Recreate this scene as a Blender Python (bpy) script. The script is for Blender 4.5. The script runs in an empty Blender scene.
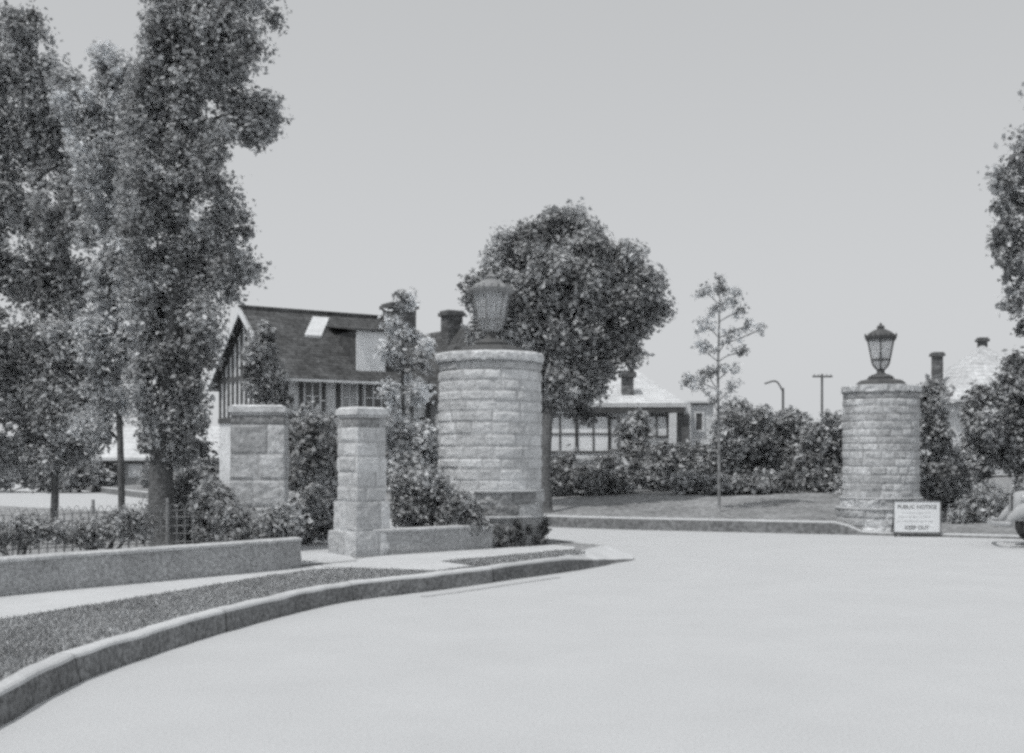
import bpy, math, random
import numpy as np
from mathutils import Vector, Matrix, noise as mnoise

random.seed(7)
rng = np.random.default_rng(11)
scene = bpy.context.scene
col = scene.collection
R = math.radians

# ------------------------------------------------------------------ survey helpers
EYE, FOC, HZ = 1.6, 1150.0, 458.0          # eye height, focal length in pixels, horizon row
def gp(px, py, z=0.0):
    """point of a level z seen in the photograph at px, py"""
    Y = FOC * (EYE - z) / (py - HZ)
    return ((px - 512) / FOC * Y, Y)
def X_at(px, Y): return (px - 512) / FOC * Y
def Z_at(py, Y): return EYE + (HZ - py) / FOC * Y

# ------------------------------------------------------------------ materials
def grey(v):
    return (v * 0.975, v * 0.99, v * 1.015, 1)

def mat(name, v, tone=0.0, speck=0.25, scale=30.0, blotch=0.15, bscale=1.2, rough=0.9, bump=0.0, bump_scale=None,
        translucent=0.0, spec=0.2, metal=0.0):
    m = bpy.data.materials.new(name); m.use_nodes = True
    nt = m.node_tree; N = nt.nodes; L = nt.links
    b = N['Principled BSDF']
    b.inputs['Roughness'].default_value = rough
    b.inputs['Specular IOR Level'].default_value = spec
    b.inputs['Metallic'].default_value = metal
    geo = N.new('ShaderNodeNewGeometry')
    def noise_(sc, det, rgh=0.6):
        n = N.new('ShaderNodeTexNoise'); n.inputs['Scale'].default_value = sc
        n.inputs['Detail'].default_value = det; n.inputs['Roughness'].default_value = rgh
        L.new(geo.outputs['Position'], n.inputs['Vector']); return n
    def math_(op, a, c):
        k = N.new('ShaderNodeMath'); k.operation = op
        for i, s in enumerate((a, c)):
            if isinstance(s, (int, float)): k.inputs[i].default_value = s
            else: L.new(s, k.inputs[i])
        return k.outputs[0]
    def ramp(src, lo, hi, amp):          # noise -> 1 +- amp
        mr = N.new('ShaderNodeMapRange'); mr.inputs[1].default_value = lo; mr.inputs[2].default_value = hi
        mr.inputs[3].default_value = 1 - amp; mr.inputs[4].default_value = 1 + amp
        L.new(src, mr.inputs[0]); return mr.outputs[0]
    f = math_('MULTIPLY', ramp(noise_(scale, 2).outputs['Fac'], 0.3, 0.7, speck), v)
    f = math_('MULTIPLY', f, ramp(noise_(bscale, 5, 0.65).outputs['Fac'], 0.3, 0.7, blotch))
    if tone:
        at = N.new('ShaderNodeAttribute'); at.attribute_name = 'tone'
        f = math_('MULTIPLY', f, ramp(at.outputs['Fac'], 0.0, 1.0, tone))
    cc = N.new('ShaderNodeCombineColor')
    for i, k in enumerate((0.972, 0.995, 1.018)):
        L.new(math_('MULTIPLY', f, k), cc.inputs[i])
    L.new(cc.outputs[0], b.inputs['Base Color'])
    if bump:
        bn = N.new('ShaderNodeBump'); bn.inputs['Strength'].default_value = bump; bn.inputs['Distance'].default_value = 0.02
        L.new(noise_(bump_scale or scale, 4, 0.7).outputs['Fac'], bn.inputs['Height'])
        L.new(bn.outputs[0], b.inputs['Normal'])
    if translucent:
        tr = N.new('ShaderNodeBsdfTranslucent'); L.new(cc.outputs[0], tr.inputs['Color'])
        mx = N.new('ShaderNodeMixShader'); mx.inputs[0].default_value = translucent
        L.new(b.outputs[0], mx.inputs[1]); L.new(tr.outputs[0], mx.inputs[2])
        L.new(mx.outputs[0], N['Material Output'].inputs['Surface'])
    return m

M = {}
M['road']     = mat('road_concrete', 0.50, speck=0.09, scale=50, blotch=0.035, bscale=0.9, bump=0.08, bump_scale=60)
M['stain']    = mat('gutter_dirt', 0.41, speck=0.15, scale=30, blotch=0.15, bscale=3)
M['walk']     = mat('sidewalk_concrete', 0.54, speck=0.10, scale=35, blotch=0.08, bscale=1.5, bump=0.1)
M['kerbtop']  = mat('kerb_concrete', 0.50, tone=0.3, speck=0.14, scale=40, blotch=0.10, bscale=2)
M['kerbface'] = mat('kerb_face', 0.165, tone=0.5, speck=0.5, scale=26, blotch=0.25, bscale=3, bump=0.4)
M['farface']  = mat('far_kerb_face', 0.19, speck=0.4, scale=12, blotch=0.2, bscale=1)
M['soil']     = mat('lawn_soil', 0.28, speck=0.45, scale=22, blotch=0.25, bscale=1.3, bump=0.4)
M['farlawn']  = mat('far_lawn', 0.25, speck=0.45, scale=9, blotch=0.3, bscale=0.8, bump=0.3)
M['ground']   = mat('ground_earth', 0.24, speck=0.3, scale=4, blotch=0.2, bscale=0.3)
M['grass']    = mat('grass_blades', 0.40, tone=0.55, speck=0.2, scale=20, translucent=0.3)
M['cement']   = mat('rough_cement', 0.36, speck=0.36, scale=28, blotch=0.22, bscale=1.6, bump=0.5, bump_scale=35)
M['coping']   = mat('coping_cement', 0.48, speck=0.25, scale=28, blotch=0.15, bscale=2, bump=0.3)
M['stone']    = mat('ashlar_stone', 0.54, tone=0.22, speck=0.2, scale=24, blotch=0.13, bscale=1.8, bump=0.35, bump_scale=40)
M['stonefar'] = mat('ashlar_stone_grey', 0.46, tone=0.3, speck=0.28, scale=15, blotch=0.2, bscale=1.5, bump=0.35, bump_scale=30)
M['stonedark']= mat('dark_stone', 0.33, tone=0.3, speck=0.36, scale=20, blotch=0.25, bscale=1.5, bump=0.4, bump_scale=30)  # darker tone for the left round pillar's plinths and the gate friezes
M['cap']      = mat('cap_stone', 0.54, tone=0.15, speck=0.25, scale=18, blotch=0.22, bscale=2.2, bump=0.3)
M['iron']     = mat('dark_iron', 0.085, speck=0.3, scale=25, blotch=0.2, bscale=3, rough=0.6, spec=0.4)
M['ironlite'] = mat('worn_iron', 0.24, speck=0.35, scale=25, blotch=0.2, bscale=3, rough=0.6, spec=0.4)
M['glass']    = mat('frosted_glass', 0.75, speck=0.15, scale=14, blotch=0.15, bscale=3, rough=0.35, spec=0.5, translucent=0.5)
g_ = M['glass'].node_tree; out = g_.nodes['Material Output']; src = out.inputs['Surface'].links[0].from_socket
tp_ = g_.nodes.new('ShaderNodeBsdfTransparent'); mx_ = g_.nodes.new('ShaderNodeMixShader'); mx_.inputs[0].default_value = .45
g_.links.new(src, mx_.inputs[1]); g_.links.new(tp_.outputs[0], mx_.inputs[2]); g_.links.new(mx_.outputs[0], out.inputs['Surface'])
M['sign']     = mat('sign_paint', 0.78, speck=0.05, scale=30, blotch=0.06, bscale=3)
M['ink']      = mat('sign_ink', 0.20, speck=0.2, scale=30)
M['faintink'] = mat('sign_faint_ink', 0.52, speck=0.3, scale=40)
M['wood']     = mat('dark_wood', 0.14, speck=0.35, scale=12, blotch=0.2, bscale=1)
M['bark']     = mat('bark', 0.13, speck=0.4, scale=22, blotch=0.25, bscale=4, bump=0.7, bump_scale=25)
M['barkfar']  = mat('bark_pale', 0.26, speck=0.35, scale=12, blotch=0.2, bscale=3)
M['leaf']     = mat('poplar_leaf', 0.44, tone=0.75, speck=0.2, scale=12, translucent=0.30)
M['leafdark'] = mat('maple_leaf', 0.37, tone=0.75, speck=0.2, scale=9, translucent=0.25)
M['leafmid']  = mat('shrub_leaf', 0.40, tone=0.8, speck=0.2, scale=9, translucent=0.25)
M['leaflite'] = mat('pale_leaf', 0.62, tone=0.75, speck=0.2, scale=9, translucent=0.35)
M['leafblack']= mat('ivy_leaf', 0.19, tone=0.8, speck=0.2, scale=9, translucent=0.2)
M['roofdark'] = mat('shingle_dark', 0.09, tone=0.22, speck=0.45, scale=6, blotch=0.3, bscale=0.8, bump=0.5, bump_scale=8)
M['roofpale'] = mat('shingle_pale', 0.60, tone=0.07, speck=0.14, scale=6, blotch=0.1, bscale=0.6)
M['roofmid']  = mat('shingle_mid', 0.52, tone=0.1, speck=0.2, scale=5, blotch=0.15, bscale=0.5)
M['stucco']   = mat('stucco', 0.66, speck=0.2, scale=8, blotch=0.15, bscale=1)
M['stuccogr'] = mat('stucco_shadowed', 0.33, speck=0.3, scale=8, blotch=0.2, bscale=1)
M['white']    = mat('white_paint', 0.68, speck=0.1, scale=8, blotch=0.1, bscale=1)
M['timber']   = mat('timber', 0.10, speck=0.3, scale=8)
M['brick']    = mat('chimney_brick', 0.16, tone=0.3, speck=0.4, scale=9, blotch=0.25, bscale=2)
M['screen']   = mat('porch_screen', 0.82, speck=0.06, scale=3, blotch=0.1, bscale=1)
M['pane']     = mat('window_pane', 0.12, speck=0.3, scale=3, rough=0.2, spec=0.5)
M['blind']    = mat('window_blind', 0.42, speck=0.25, scale=5, blotch=0.2, bscale=1.5)
M['wire']     = mat('fence_wire', 0.30, speck=0.3, scale=20, rough=0.6)
M['paint']    = mat('car_paint', 0.42, speck=0.06, scale=10, rough=0.25, spec=0.5)
M['chrome']   = mat('chrome', 0.45, speck=0.05, scale=10, rough=0.2, metal=0.15)
M['rubber']   = mat('tyre_rubber', 0.06, speck=0.3, scale=25)

# ------------------------------------------------------------------ mesh helpers
class MB:
    """collects vertices and faces (with tone and material slot) of ONE part"""
    def __init__(s): s.v = []; s.f = []; s.t = []; s.m = []
    def add(s, vs, fs, tone=0.5, mi=0):
        o = len(s.v); s.v += [tuple(p) for p in vs]
        for k, f in enumerate(fs):
            s.f.append(tuple(i + o for i in f)); s.t.append(tone[k] if hasattr(tone, '__len__') else tone); s.m.append(mi)
    def box(s, c, size, rz=0.0, tone=0.5, mi=0, taper=1.0):
        x, y, z = (d / 2 for d in size); cs, sn = math.cos(rz), math.sin(rz); vs = []
        for dz in (-z, z):
            k = taper if dz > 0 else 1
            for dx, dy in ((-x, -y), (x, -y), (x, y), (-x, y)):
                vs.append((c[0] + (dx * cs - dy * sn) * k, c[1] + (dx * sn + dy * cs) * k, c[2] + dz))
        s.add(vs, [(3, 2, 1, 0), (4, 5, 6, 7), (0, 1, 5, 4), (1, 2, 6, 5), (2, 3, 7, 6), (3, 0, 4, 7)], tone, mi)
    def tube(s, pts, rads, n=8, tone=0.5, mi=0, caps=True):
        pts = [Vector(p) for p in pts]
        if not hasattr(rads, '__len__'): rads = [rads] * len(pts)
        vs, fs = [], []; ref = Vector((0.31, 0.83, 0.2))
        for i, p in enumerate(pts):
            d = (pts[min(i + 1, len(pts) - 1)] - pts[max(i - 1, 0)]).normalized()
            a = d.cross(ref); a = (a if a.length > 1e-3 else d.cross(Vector((1, 0, 0)))).normalized(); b = d.cross(a)
            for k in range(n):
                t = 2 * math.pi * k / n; vs.append(p + (a * math.cos(t) + b * math.sin(t)) * rads[i])
        for i in range(len(pts) - 1):
            for k in range(n):
                k2 = (k + 1) % n; fs.append((i * n + k, i * n + k2, (i + 1) * n + k2, (i + 1) * n + k))
        if caps: fs += [tuple(range(n)), tuple(range((len(pts) - 1) * n, len(pts) * n))]
        s.add(vs, fs, tone, mi)
    def lathe(s, prof, c, n=24, tone=0.5, mi=0, rot=0.0, cap=True):
        vs, fs = [], []
        for r, z in prof:
            for k in range(n):
                t = 2 * math.pi * k / n + rot; vs.append((c[0] + r * math.cos(t), c[1] + r * math.sin(t), c[2] + z))
        for i in range(len(prof) - 1):
            for k in range(n):
                k2 = (k + 1) % n; fs.append((i * n + k, i * n + k2, (i + 1) * n + k2, (i + 1) * n + k))
        if cap: fs += [tuple(range(n))[::-1], tuple(range((len(prof) - 1) * n, len(prof) * n))]
        s.add(vs, fs, tone, mi)
    def sweep(s, path, prof, tone=0.5, mi=0, caps=True):
        """path: (x,y,z); prof: (offset to the left of travel, height)"""
        n = len(prof); vs, fs = [], []
        for i, p in enumerate(path):
            a = Vector(path[max(i - 1, 0)][:2]); b = Vector(path[min(i + 1, len(path) - 1)][:2])
            d = (b - a).normalized(); nx, ny = -d.y, d.x
            for o, h in prof: vs.append((p[0] + nx * o, p[1] + ny * o, p[2] + h))
        for i in range(len(path) - 1):
            for k in range(n - 1): fs.append((i * n + k, (i + 1) * n + k, (i + 1) * n + k + 1, i * n + k + 1))
        if caps: fs += [tuple(range(n)), tuple(range((len(path) - 1) * n, len(path) * n))[::-1]]
        s.add(vs, fs, tone, mi)
    def build(s, name, mats, parent=None, smooth=False, origin=None):
        if not isinstance(mats, (list, tuple)): mats = [mats]
        o = Vector(parent['_base']) if parent is not None else Vector(origin or (0, 0, 0))
        me = bpy.data.meshes.new(name)
        me.from_pydata([(p[0] - o.x, p[1] - o.y, p[2] - o.z) for p in s.v], [], s.f)
        for m in mats: me.materials.append(m)
        at = me.attributes.new('tone', 'FLOAT', 'FACE'); at.data.foreach_set('value', np.array(s.t, dtype=np.float32))
        me.polygons.foreach_set('material_index', np.array(s.m, dtype=np.int32))
        if smooth: me.polygons.foreach_set('use_smooth', np.ones(len(s.f), dtype=bool))
        me.update()
        ob = bpy.data.objects.new(name, me); col.objects.link(ob)
        if parent is not None:
            ob.parent = parent
            pb = parent
            if pb.type == 'MESH': ob.location = (0, 0, 0)
        else: ob.location = o
        ob['_base'] = tuple(o)
        return ob

def tag(o, label=None, cat=None, group=None, kind=None):
    if label: o['label'] = label
    if cat: o['category'] = cat
    if group: o['group'] = group
    if kind: o['kind'] = kind
    return o
def thing(name, loc, label, cat, group=None):
    o = bpy.data.objects.new(name, None); col.objects.link(o); o.location = loc; o['_base'] = tuple(loc)
    o.empty_display_size = 0.3
    return tag(o, label, cat, group)

def smooth_path(pts, n=8):
    """Catmull-Rom through pts"""
    P = [np.array(p, float) for p in pts]; P = [2 * P[0] - P[1]] + P + [2 * P[-1] - P[-2]]; out = []
    for i in range(1, len(P) - 2):
        for k in range(n):
            t = k / n; a, b, c, d = P[i - 1:i + 3]
            out.append(0.5 * (2 * b + (c - a) * t + (2 * a - 5 * b + 4 * c - d) * t * t + (3 * b - a - 3 * c + d) * t ** 3))
    out.append(P[-2]); return [tuple(p) for p in out]

def cmean(c): return float(np.mean(c[:, 3])) * 2.2
def leaf_mesh(name, clumps, n_leaves, size, material, parent, spread=0.8, tone_mid=0.5, long=1.5, blobs=None):
    """clumps: array (k,4) centre + radius; scatters leaf faces gaussian-like through the clumps"""
    c = np.asarray(clumps, float); w = c[:, 3] ** 2; w /= w.sum()
    idx = rng.choice(len(c), n_leaves, p=w)
    d = rng.normal(size=(n_leaves, 3)); d /= np.linalg.norm(d, axis=1)[:, None] + 1e-9
    r = np.minimum(np.abs(rng.normal(size=n_leaves)) * 0.75, 1.35)
    pos = c[idx, :3] + d * (r * c[idx, 3])[:, None] * spread
    if blobs is not None:      # part of the leaves fill the lobes evenly
        B = np.asarray(blobs, float); wb = B[:, 3] * B[:, 4] * B[:, 5]; wb = wb ** .8; wb /= wb.sum()
        ib = rng.choice(len(B), n_leaves, p=wb); rr_ = rng.random(n_leaves) ** 0.42 * (1.0 + np.clip(0.13 * rng.normal(size=n_leaves), -.4, .2))
        pv = B[ib, :3] + d * rr_[:, None] * B[ib, 3:6]
        gap = np.array([mnoise.noise(Vector(p) * (0.55 / cmean(c))) for p in pv])
        gap2 = np.array([mnoise.noise(Vector(p) * (1.3 / cmean(c)) + Vector((5, 2, 9))) for p in pv])
        use = (rng.random(n_leaves) < 0.66) & (gap > -0.2) & (gap2 > -0.24); pos[use] = pv[use]
        pos += rng.normal(size=pos.shape) * size * .5
    u = rng.normal(size=(n_leaves, 3)); u /= np.linalg.norm(u, axis=1)[:, None]
    nrm = d * 0.7 + rng.normal(size=(n_leaves, 3)) * 0.7 + np.array([0, 0, 0.5])
    w_ = np.cross(nrm, u); w_ /= np.linalg.norm(w_, axis=1)[:, None] + 1e-9
    u = np.cross(w_, nrm); u /= np.linalg.norm(u, axis=1)[:, None] + 1e-9
    s = size * (0.5 + 1.1 * rng.random(n_leaves) ** 1.8)[:, None]
    a = pos - u * s * 0.5 * long; b = pos + w_ * s * 0.5 - u * s * 0.1; e = pos + u * s * 0.5 * long; f = pos - w_ * s * 0.5 - u * s * 0.1
    o = np.array(parent['_base']) if parent is not None else np.zeros(3)
    V = (np.stack([a, b, e, f], 1).reshape(-1, 3) - o).astype(np.float32)
    me = bpy.data.meshes.new(name); me.vertices.add(len(V)); me.vertices.foreach_set('co', V.ravel())
    me.loops.add(len(V)); me.loops.foreach_set('vertex_index', np.arange(len(V), dtype=np.int32))
    me.polygons.add(n_leaves); me.polygons.foreach_set('loop_start', np.arange(0, len(V), 4, dtype=np.int32))
    me.polygons.foreach_set('loop_total', np.full(n_leaves, 4, dtype=np.int32))
    ct = rng.random(len(c)) * 0.55
    tone = np.clip(tone_mid - 0.5 + ct[idx] + rng.random(n_leaves) * 0.45, 0, 1).astype(np.float32)
    me.attributes.new('tone', 'FLOAT', 'FACE').data.foreach_set('value', tone)
    me.materials.append(material); me.update(calc_edges=True)
    ob = bpy.data.objects.new(name, me); col.objects.link(ob)
    if parent is not None: ob.parent = parent
    ob['_base'] = tuple(o)
    return ob

def clumps_of(blobs, cr, density, fill=0.35):
    """blobs: (x,y,z,rx,ry,rz) ellipsoids -> clump centres with radius about cr, mostly near the surface"""
    out = []
    for x, y, z, rx, ry, rz in blobs:
        n = max(5, int(density * (rx * rz + rx * ry + ry * rz) / (cr * cr)))
        for _ in range(n):
            d = rng.normal(size=3); d /= np.linalg.norm(d)
            r = (rng.random() ** (0.4 if rng.random() > fill else 0.9)) * (0.86 + 0.26 * rng.random())
            out.append((x + d[0] * rx * r, y + d[1] * ry * r, z + d[2] * rz * r, cr * (0.55 + 0.75 * rng.random())))
    return out

def limbs(mb, base, blobs, r0, joint, rend=0.015, bend=0.25, n=6):
    """branches from points of the trunk path into the blobs"""
    for b in blobs:
        tgt = Vector(b[:3]); 
        k = min(range(len(joint)), key=lambda i: (Vector(joint[i]) - tgt).length + (0.8 if joint[i][2] > tgt.z - 0.2 else 0))
        st = Vector(joint[k]); mid = (st + tgt) / 2 + Vector((random.uniform(-1, 1), random.uniform(-1, 1), random.uniform(-.2, .8))) * bend * (tgt - st).length * 0.4
        pts = smooth_path([st, mid, tgt], 4); rr = np.linspace(r0, rend, len(pts)); mb.tube(pts, list(rr), n)

def tree(name, label, cat, base, trunk_pts, trunk_r, blobs, cr, dens, nleaf, lsize, lmat, bmat, group=None, limb_r=0.06,
         spread=0.8, tone_mid=0.5, twigs=0, n=12):
    t = thing(name, base, label, cat, group)
    tp = smooth_path(trunk_pts, 6); rr = list(np.interp(np.linspace(0, 1, len(tp)), np.linspace(0, 1, len(trunk_r)), trunk_r))
    mb = MB(); mb.tube(tp, rr, n)
    limbs(mb, base, blobs, limb_r, tp[len(tp) // 3:])
    cl = clumps_of(blobs, cr, dens)
    for _ in range(twigs):
        c = cl[rng.integers(len(cl))]; b = min(blobs, key=lambda q: (q[0] - c[0]) ** 2 + (q[1] - c[1]) ** 2 + (q[2] - c[2]) ** 2)
        mb.tube([b[:3], c[:3]], [limb_r * .3, 0.006], 4)
    mb.build('trunk', bmat, t, smooth=True)
    leaf_mesh('crown', cl, int(nleaf * 2.3), lsize * 0.72, lmat, t, spread, tone_mid, blobs=blobs if not twigs else None)
    return t

def pblobs(Y, items, dy=0.55):
    """crown lobes listed as (px, py, rx px, rz px[, depth offset m]) measured on the photograph at distance Y"""
    s = FOC / Y; out = []
    for it in items:
        px, py, rx, rz = it[:4]; off = it[4] if len(it) > 4 else random.uniform(-.5, .5) * rx / s
        out.append((X_at(px, Y), Y + off, Z_at(py, Y), rx / s, max(rx, rz) / s * dy * 1.3, rz / s))
    return out

# ------------------------------------------------------------------ heightfield masonry
def masonry(mb, perim, z0, z1, courses, blen, relief=0.03, groove=0.02, seed=0, step=0.028, closed=True, top=False, tones=(0, 1), batter=0.0, centre=None):
    """perim: list of (x,y,nx,ny,s) around the wall; rock-faced courses as one relief surface"""
    rs = random.Random(seed); n = len(perim); total = perim[-1][4] + (math.dist(perim[-1][:2], perim[0][:2]) if closed else 0)
    zs = [z0]
    while len(zs) < 2 or zs[-1] < z1 - 0.05: zs.append(zs[-1] + rs.uniform(*courses))
    k = (z1 - z0) / (zs[-1] - z0); zs = [z0 + (z - z0) * k for z in zs]
    joints = []
    for i in range(len(zs) - 1):
        o = rs.uniform(0, blen); js = [o]
        while js[-1] < o + total - blen * 0.5: js.append(js[-1] + blen * rs.uniform(0.65, 1.3))
        js = [j * 1.0 for j in js]; sc = total / (js[-1] - js[0]); js = [(js[0] + (j - js[0]) * sc) for j in js]
        joints.append((js, [(rs.random(), rs.random(), rs.uniform(0, 99)) for _ in js]))
    nz = max(2, int((z1 - z0) / step)); rows = [z0 + (z1 - z0) * j / nz for j in range(nz + 1)]
    vs, fs, tn = [], [], []
    def block(s, z):
        i = max(0, min(len(zs) - 2, next((q - 1 for q, zz in enumerate(zs) if zz > z), len(zs) - 2)))
        js, info = joints[i]; s2 = js[0] + ((s - js[0]) % total)
        q = next((a for a in range(len(js) - 1) if js[a + 1] > s2), len(js) - 2)
        edge = min(z - zs[i], zs[i + 1] - z, s2 - js[q], js[q + 1] - s2)
        return info[q], max(0, edge)
    for z in rows:
        for x, y, nx, ny, s in perim:
            (ta, tb, off), e = block(s, z)
            prof = min(1, e / 0.035)
            h = -groove * (1 - prof) + prof * (relief * (tb - 0.35) + relief * 0.9 * (mnoise.noise(Vector((x * 7 + off, y * 7, z * 8))) ) + relief * .4 * mnoise.noise(Vector((x * 22, y * 22 + off, z * 22))))
            bt = batter * (1 - (z - z0) / (z1 - z0))
            vs.append((x + nx * (h + bt), y + ny * (h + bt), z))
    m = n if closed else n - 1
    for j in range(nz):
        zc = (rows[j] + rows[j + 1]) / 2
        for i in range(m):
            i2 = (i + 1) % n; fs.append((j * n + i, j * n + i2, (j + 1) * n + i2, (j + 1) * n + i))
            s2 = perim[i2][4] if i2 else total
            (ta, tb, off), e = block((perim[i][4] + s2) / 2, zc)
            t = tones[0] + (tones[1] - tones[0]) * ta
            tn.append(t * 0.35 - 0.1 if e < 0.012 else t)
    mb.add(vs, fs, tn)
    if closed and top: mb.add(vs[nz * n:], [tuple(range(n))], 0.6)

def ring(cx, cy, r, step=0.03):
    n = int(2 * math.pi * r / step); out = []
    for i in range(n):
        t = 2 * math.pi * i / n; out.append((cx + r * math.cos(t), cy + r * math.sin(t), math.cos(t), math.sin(t), r * t))
    return out
def square(cx, cy, a, b, rot, step=0.03, chamfer=0.0):
    out = []; s = 0; c, sn = math.cos(rot), math.sin(rot)
    cor = [(-a / 2, -b / 2), (a / 2, -b / 2), (a / 2, b / 2), (-a / 2, b / 2)]
    for q in range(4):
        p, r = cor[q], cor[(q + 1) % 4]; L_ = math.dist(p, r); n = max(2, int(L_ / step))
        for k in range(n):
            x = p[0] + (r[0] - p[0]) * k / n; y = p[1] + (r[1] - p[1]) * k / n
            nx, ny = [(0, -1), (1, 0), (0, 1), (-1, 0)][q]
            if k == 0:
                mx, my = [(-1, 0), (0, -1), (1, 0), (0, 1)][q]; nx, ny = nx * .7 + mx * .7, ny * .7 + my * .7
            out.append((cx + x * c - y * sn, cy + x * sn + y * c, nx * c - ny * sn, nx * sn + ny * c, s + L_ * k / n))
        s += L_
    return out

# ------------------------------------------------------------------ the setting
def sheet(name, poly, z, m, kind='structure'):
    mb = MB(); mb.add([(x, y, z) for x, y in poly], [tuple(range(len(poly)))]); return tag(mb.build(name, m), kind=kind)

mb = MB(); mb.add([(-1500, -200, -.03), (1500, -200, -.03), (1500, 2500, -.03), (-1500, 2500, -.03)], [(0, 1, 2, 3)])
tag(mb.build('ground', M['ground']), kind='structure')

# far edge of the street, from the right edge of the photograph round behind the gate and away to the left
far_edge = smooth_path([(60, -4), (32, 11), (16, 19.6), (10.2, 22.6), (7.6, 23.75), (5.6, 24.5), (0.8, 26.7), (-5, 32), (-13, 43), (-24, 62), (-34, 82)], 6)
road_poly = [(-40, -12), (60, -12)] + [p[:2] for p in far_edge] + [(-48, 82)]
sheet('road', road_poly, 0.0, M['road'])

# kerb line of the planted corner (travel away from the camera; the corner lies to the left)
kb = [(-2.7, 2.0), (-3.02, 5.0)] + [gp(*p) for p in ((0, 727), (74, 685), (149, 657), (223, 633), (297, 613), (353, 601), (441, 590), (511, 580), (581, 570))]
kb += [(1.62, 17.55), (1.93, 18.1), (1.86, 18.55), (1.45, 18.85), (1.0, 19.3), (0.55, 20.1), (-0.3, 21.1), (-2, 22.6), (-5, 25.5), (-9, 29.2), (-14, 33), (-22, 39), (-45, 56)]
kerb = smooth_path(kb, 14)
ac = [0.0]
for i in range(1, len(kerb)): ac.append(ac[-1] + math.dist(kerb[i], kerb[i - 1]))
JO = [1.3 + 2.45 * k for k in range(14)]
ss = sorted(set([round(x, 3) for x in np.arange(0, ac[-1], .14)] + [round(j + d_, 3) for j in JO for d_ in (-.011, .011)]))
ss = [x for x in ss if not any(0.012 < abs(x - j) < .05 for j in JO)]
kerb = [(float(np.interp(x, ac, [p[0] for p in kerb])), float(np.interp(x, ac, [p[1] for p in kerb]))) for x in ss]
def kerb_tone(i):
    m_ = (ss[i] + ss[min(i + 1, len(ss) - 1)]) / 2
    if any(abs(m_ - j) < .011 for j in JO): return 0.0
    return .38 + .3 * random.Random(int((m_ - 1.3) // 2.45) + 50).random()
def left_of(path, o):
    out = []
    for i, p in enumerate(path):
        a = Vector(path[max(i - 1, 0)][:2]); b = Vector(path[min(i + 1, len(path) - 1)][:2]); d = (b - a).normalized()
        out.append((p[0] - d.y * o, p[1] + d.x * o))
    return out
K3 = [(p[0], p[1], 0.0) for p in kerb]
tipi = min(range(len(kerb)), key=lambda i: math.dist(kerb[i], (1.93, 18.1)))
acc = [0.0]
for i in range(1, len(kerb)): acc.append(acc[-1] + math.dist(kerb[i], kerb[i - 1]))
mb = MB(); vs, fs, mi = [], [], []
for i, p in enumerate(kerb):
    a = Vector(kerb[max(i - 1, 0)]); b = Vector(kerb[min(i + 1, len(kerb) - 1)]); d_ = (b - a).normalized()
    hf = min(1.0, 0.07 + abs(acc[i] - acc[tipi]) / (2.5 if i < tipi else 1.6)); e = (1 - hf) * .45
    for o, h in ((0, -.02), (0, .02 * hf), (.022, .172 * hf), (.03, .192 * hf), (.05, .204 * hf), (.15 + e, .207), (.16 + e, .10)): vs.append((p[0] - d_.y * o, p[1] + d_.x * o, h))
for i in range(len(kerb) - 1):
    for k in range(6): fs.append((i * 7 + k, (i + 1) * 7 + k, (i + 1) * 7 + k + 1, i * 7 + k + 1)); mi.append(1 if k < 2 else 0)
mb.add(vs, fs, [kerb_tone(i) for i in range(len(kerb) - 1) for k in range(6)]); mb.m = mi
mb.v = [tuple(Vector(v) + Vector((mnoise.noise(Vector(v) * 4), mnoise.noise(Vector(v) * 4 + Vector((7, 3, 1))), .7 * mnoise.noise(Vector(v) * 3 + Vector((1, 8, 2))))) * .018) for v in mb.v]
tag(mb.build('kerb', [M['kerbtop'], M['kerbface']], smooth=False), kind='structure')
inner = []
for i, p in enumerate(kerb):
    a = Vector(kerb[max(i - 1, 0)]); b = Vector(kerb[min(i + 1, len(kerb) - 1)]); d_ = (b - a).normalized()
    o = .148 + .45 * (1 - min(1.0, 0.07 + abs(acc[i] - acc[tipi]) / (2.5 if i < tipi else 1.6))); inner.append((p[0] - d_.y * o, p[1] + d_.x * o))
isl = [p for p in inner] + [(-45, 40), (-45, 2)]
sheet('lawn', isl, 0.196, M['soil'])

# sidewalk: wall side and street side
walk_out = smooth_path([(-7.6, 6.5), (-6.3, 9.4), (-5.16, 11.6), (-4.07, 12.9), (-3.2, 13.95), (-2.72, 14.6), (-2.2, 15.75), (-1.72, 16.55), (-0.41, 17.65), (0.66, 18.5)], 4)
walk_in = smooth_path([(-5.7, 6.0), (-5.0, 8.2), (-4.42, 9.94), (-3.68, 11.67), (-3.0, 13.35), (-2.5, 14.3), (-1.75, 14.75), (-0.97, 15.5), (-0.2, 16.35), (0.5, 17.15), (0.95, 17.6)], 4)
sheet('sidewalk', [p for p in walk_out] + [(1.0, 18.05)] + [p for p in walk_in[::-1]], 0.204, M['walk'])
stub = [(-2.45, 14.75), (-0.93, 14.22), (-0.5, 14.85), (-1.05, 15.6)]
sheet('crossing_path', stub, 0.2085, M['walk'])
sheet('garden_path', [(-2.75, 14.9), (-2.1, 15.6), (-3.4, 20.5), (-4.4, 19.9)], 0.2125, M['walk'])

gs = [left_of(kerb, o) for o in (-.26, -.36)]; ii = [i for i, p in enumerate(kerb) if 13.4 < p[1] < 15.6 and i < tipi]
sheet('gutter_stain', [gs[0][i] for i in ii] + [gs[1][i] for i in ii[::-1]], .004, M['stain'])
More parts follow.
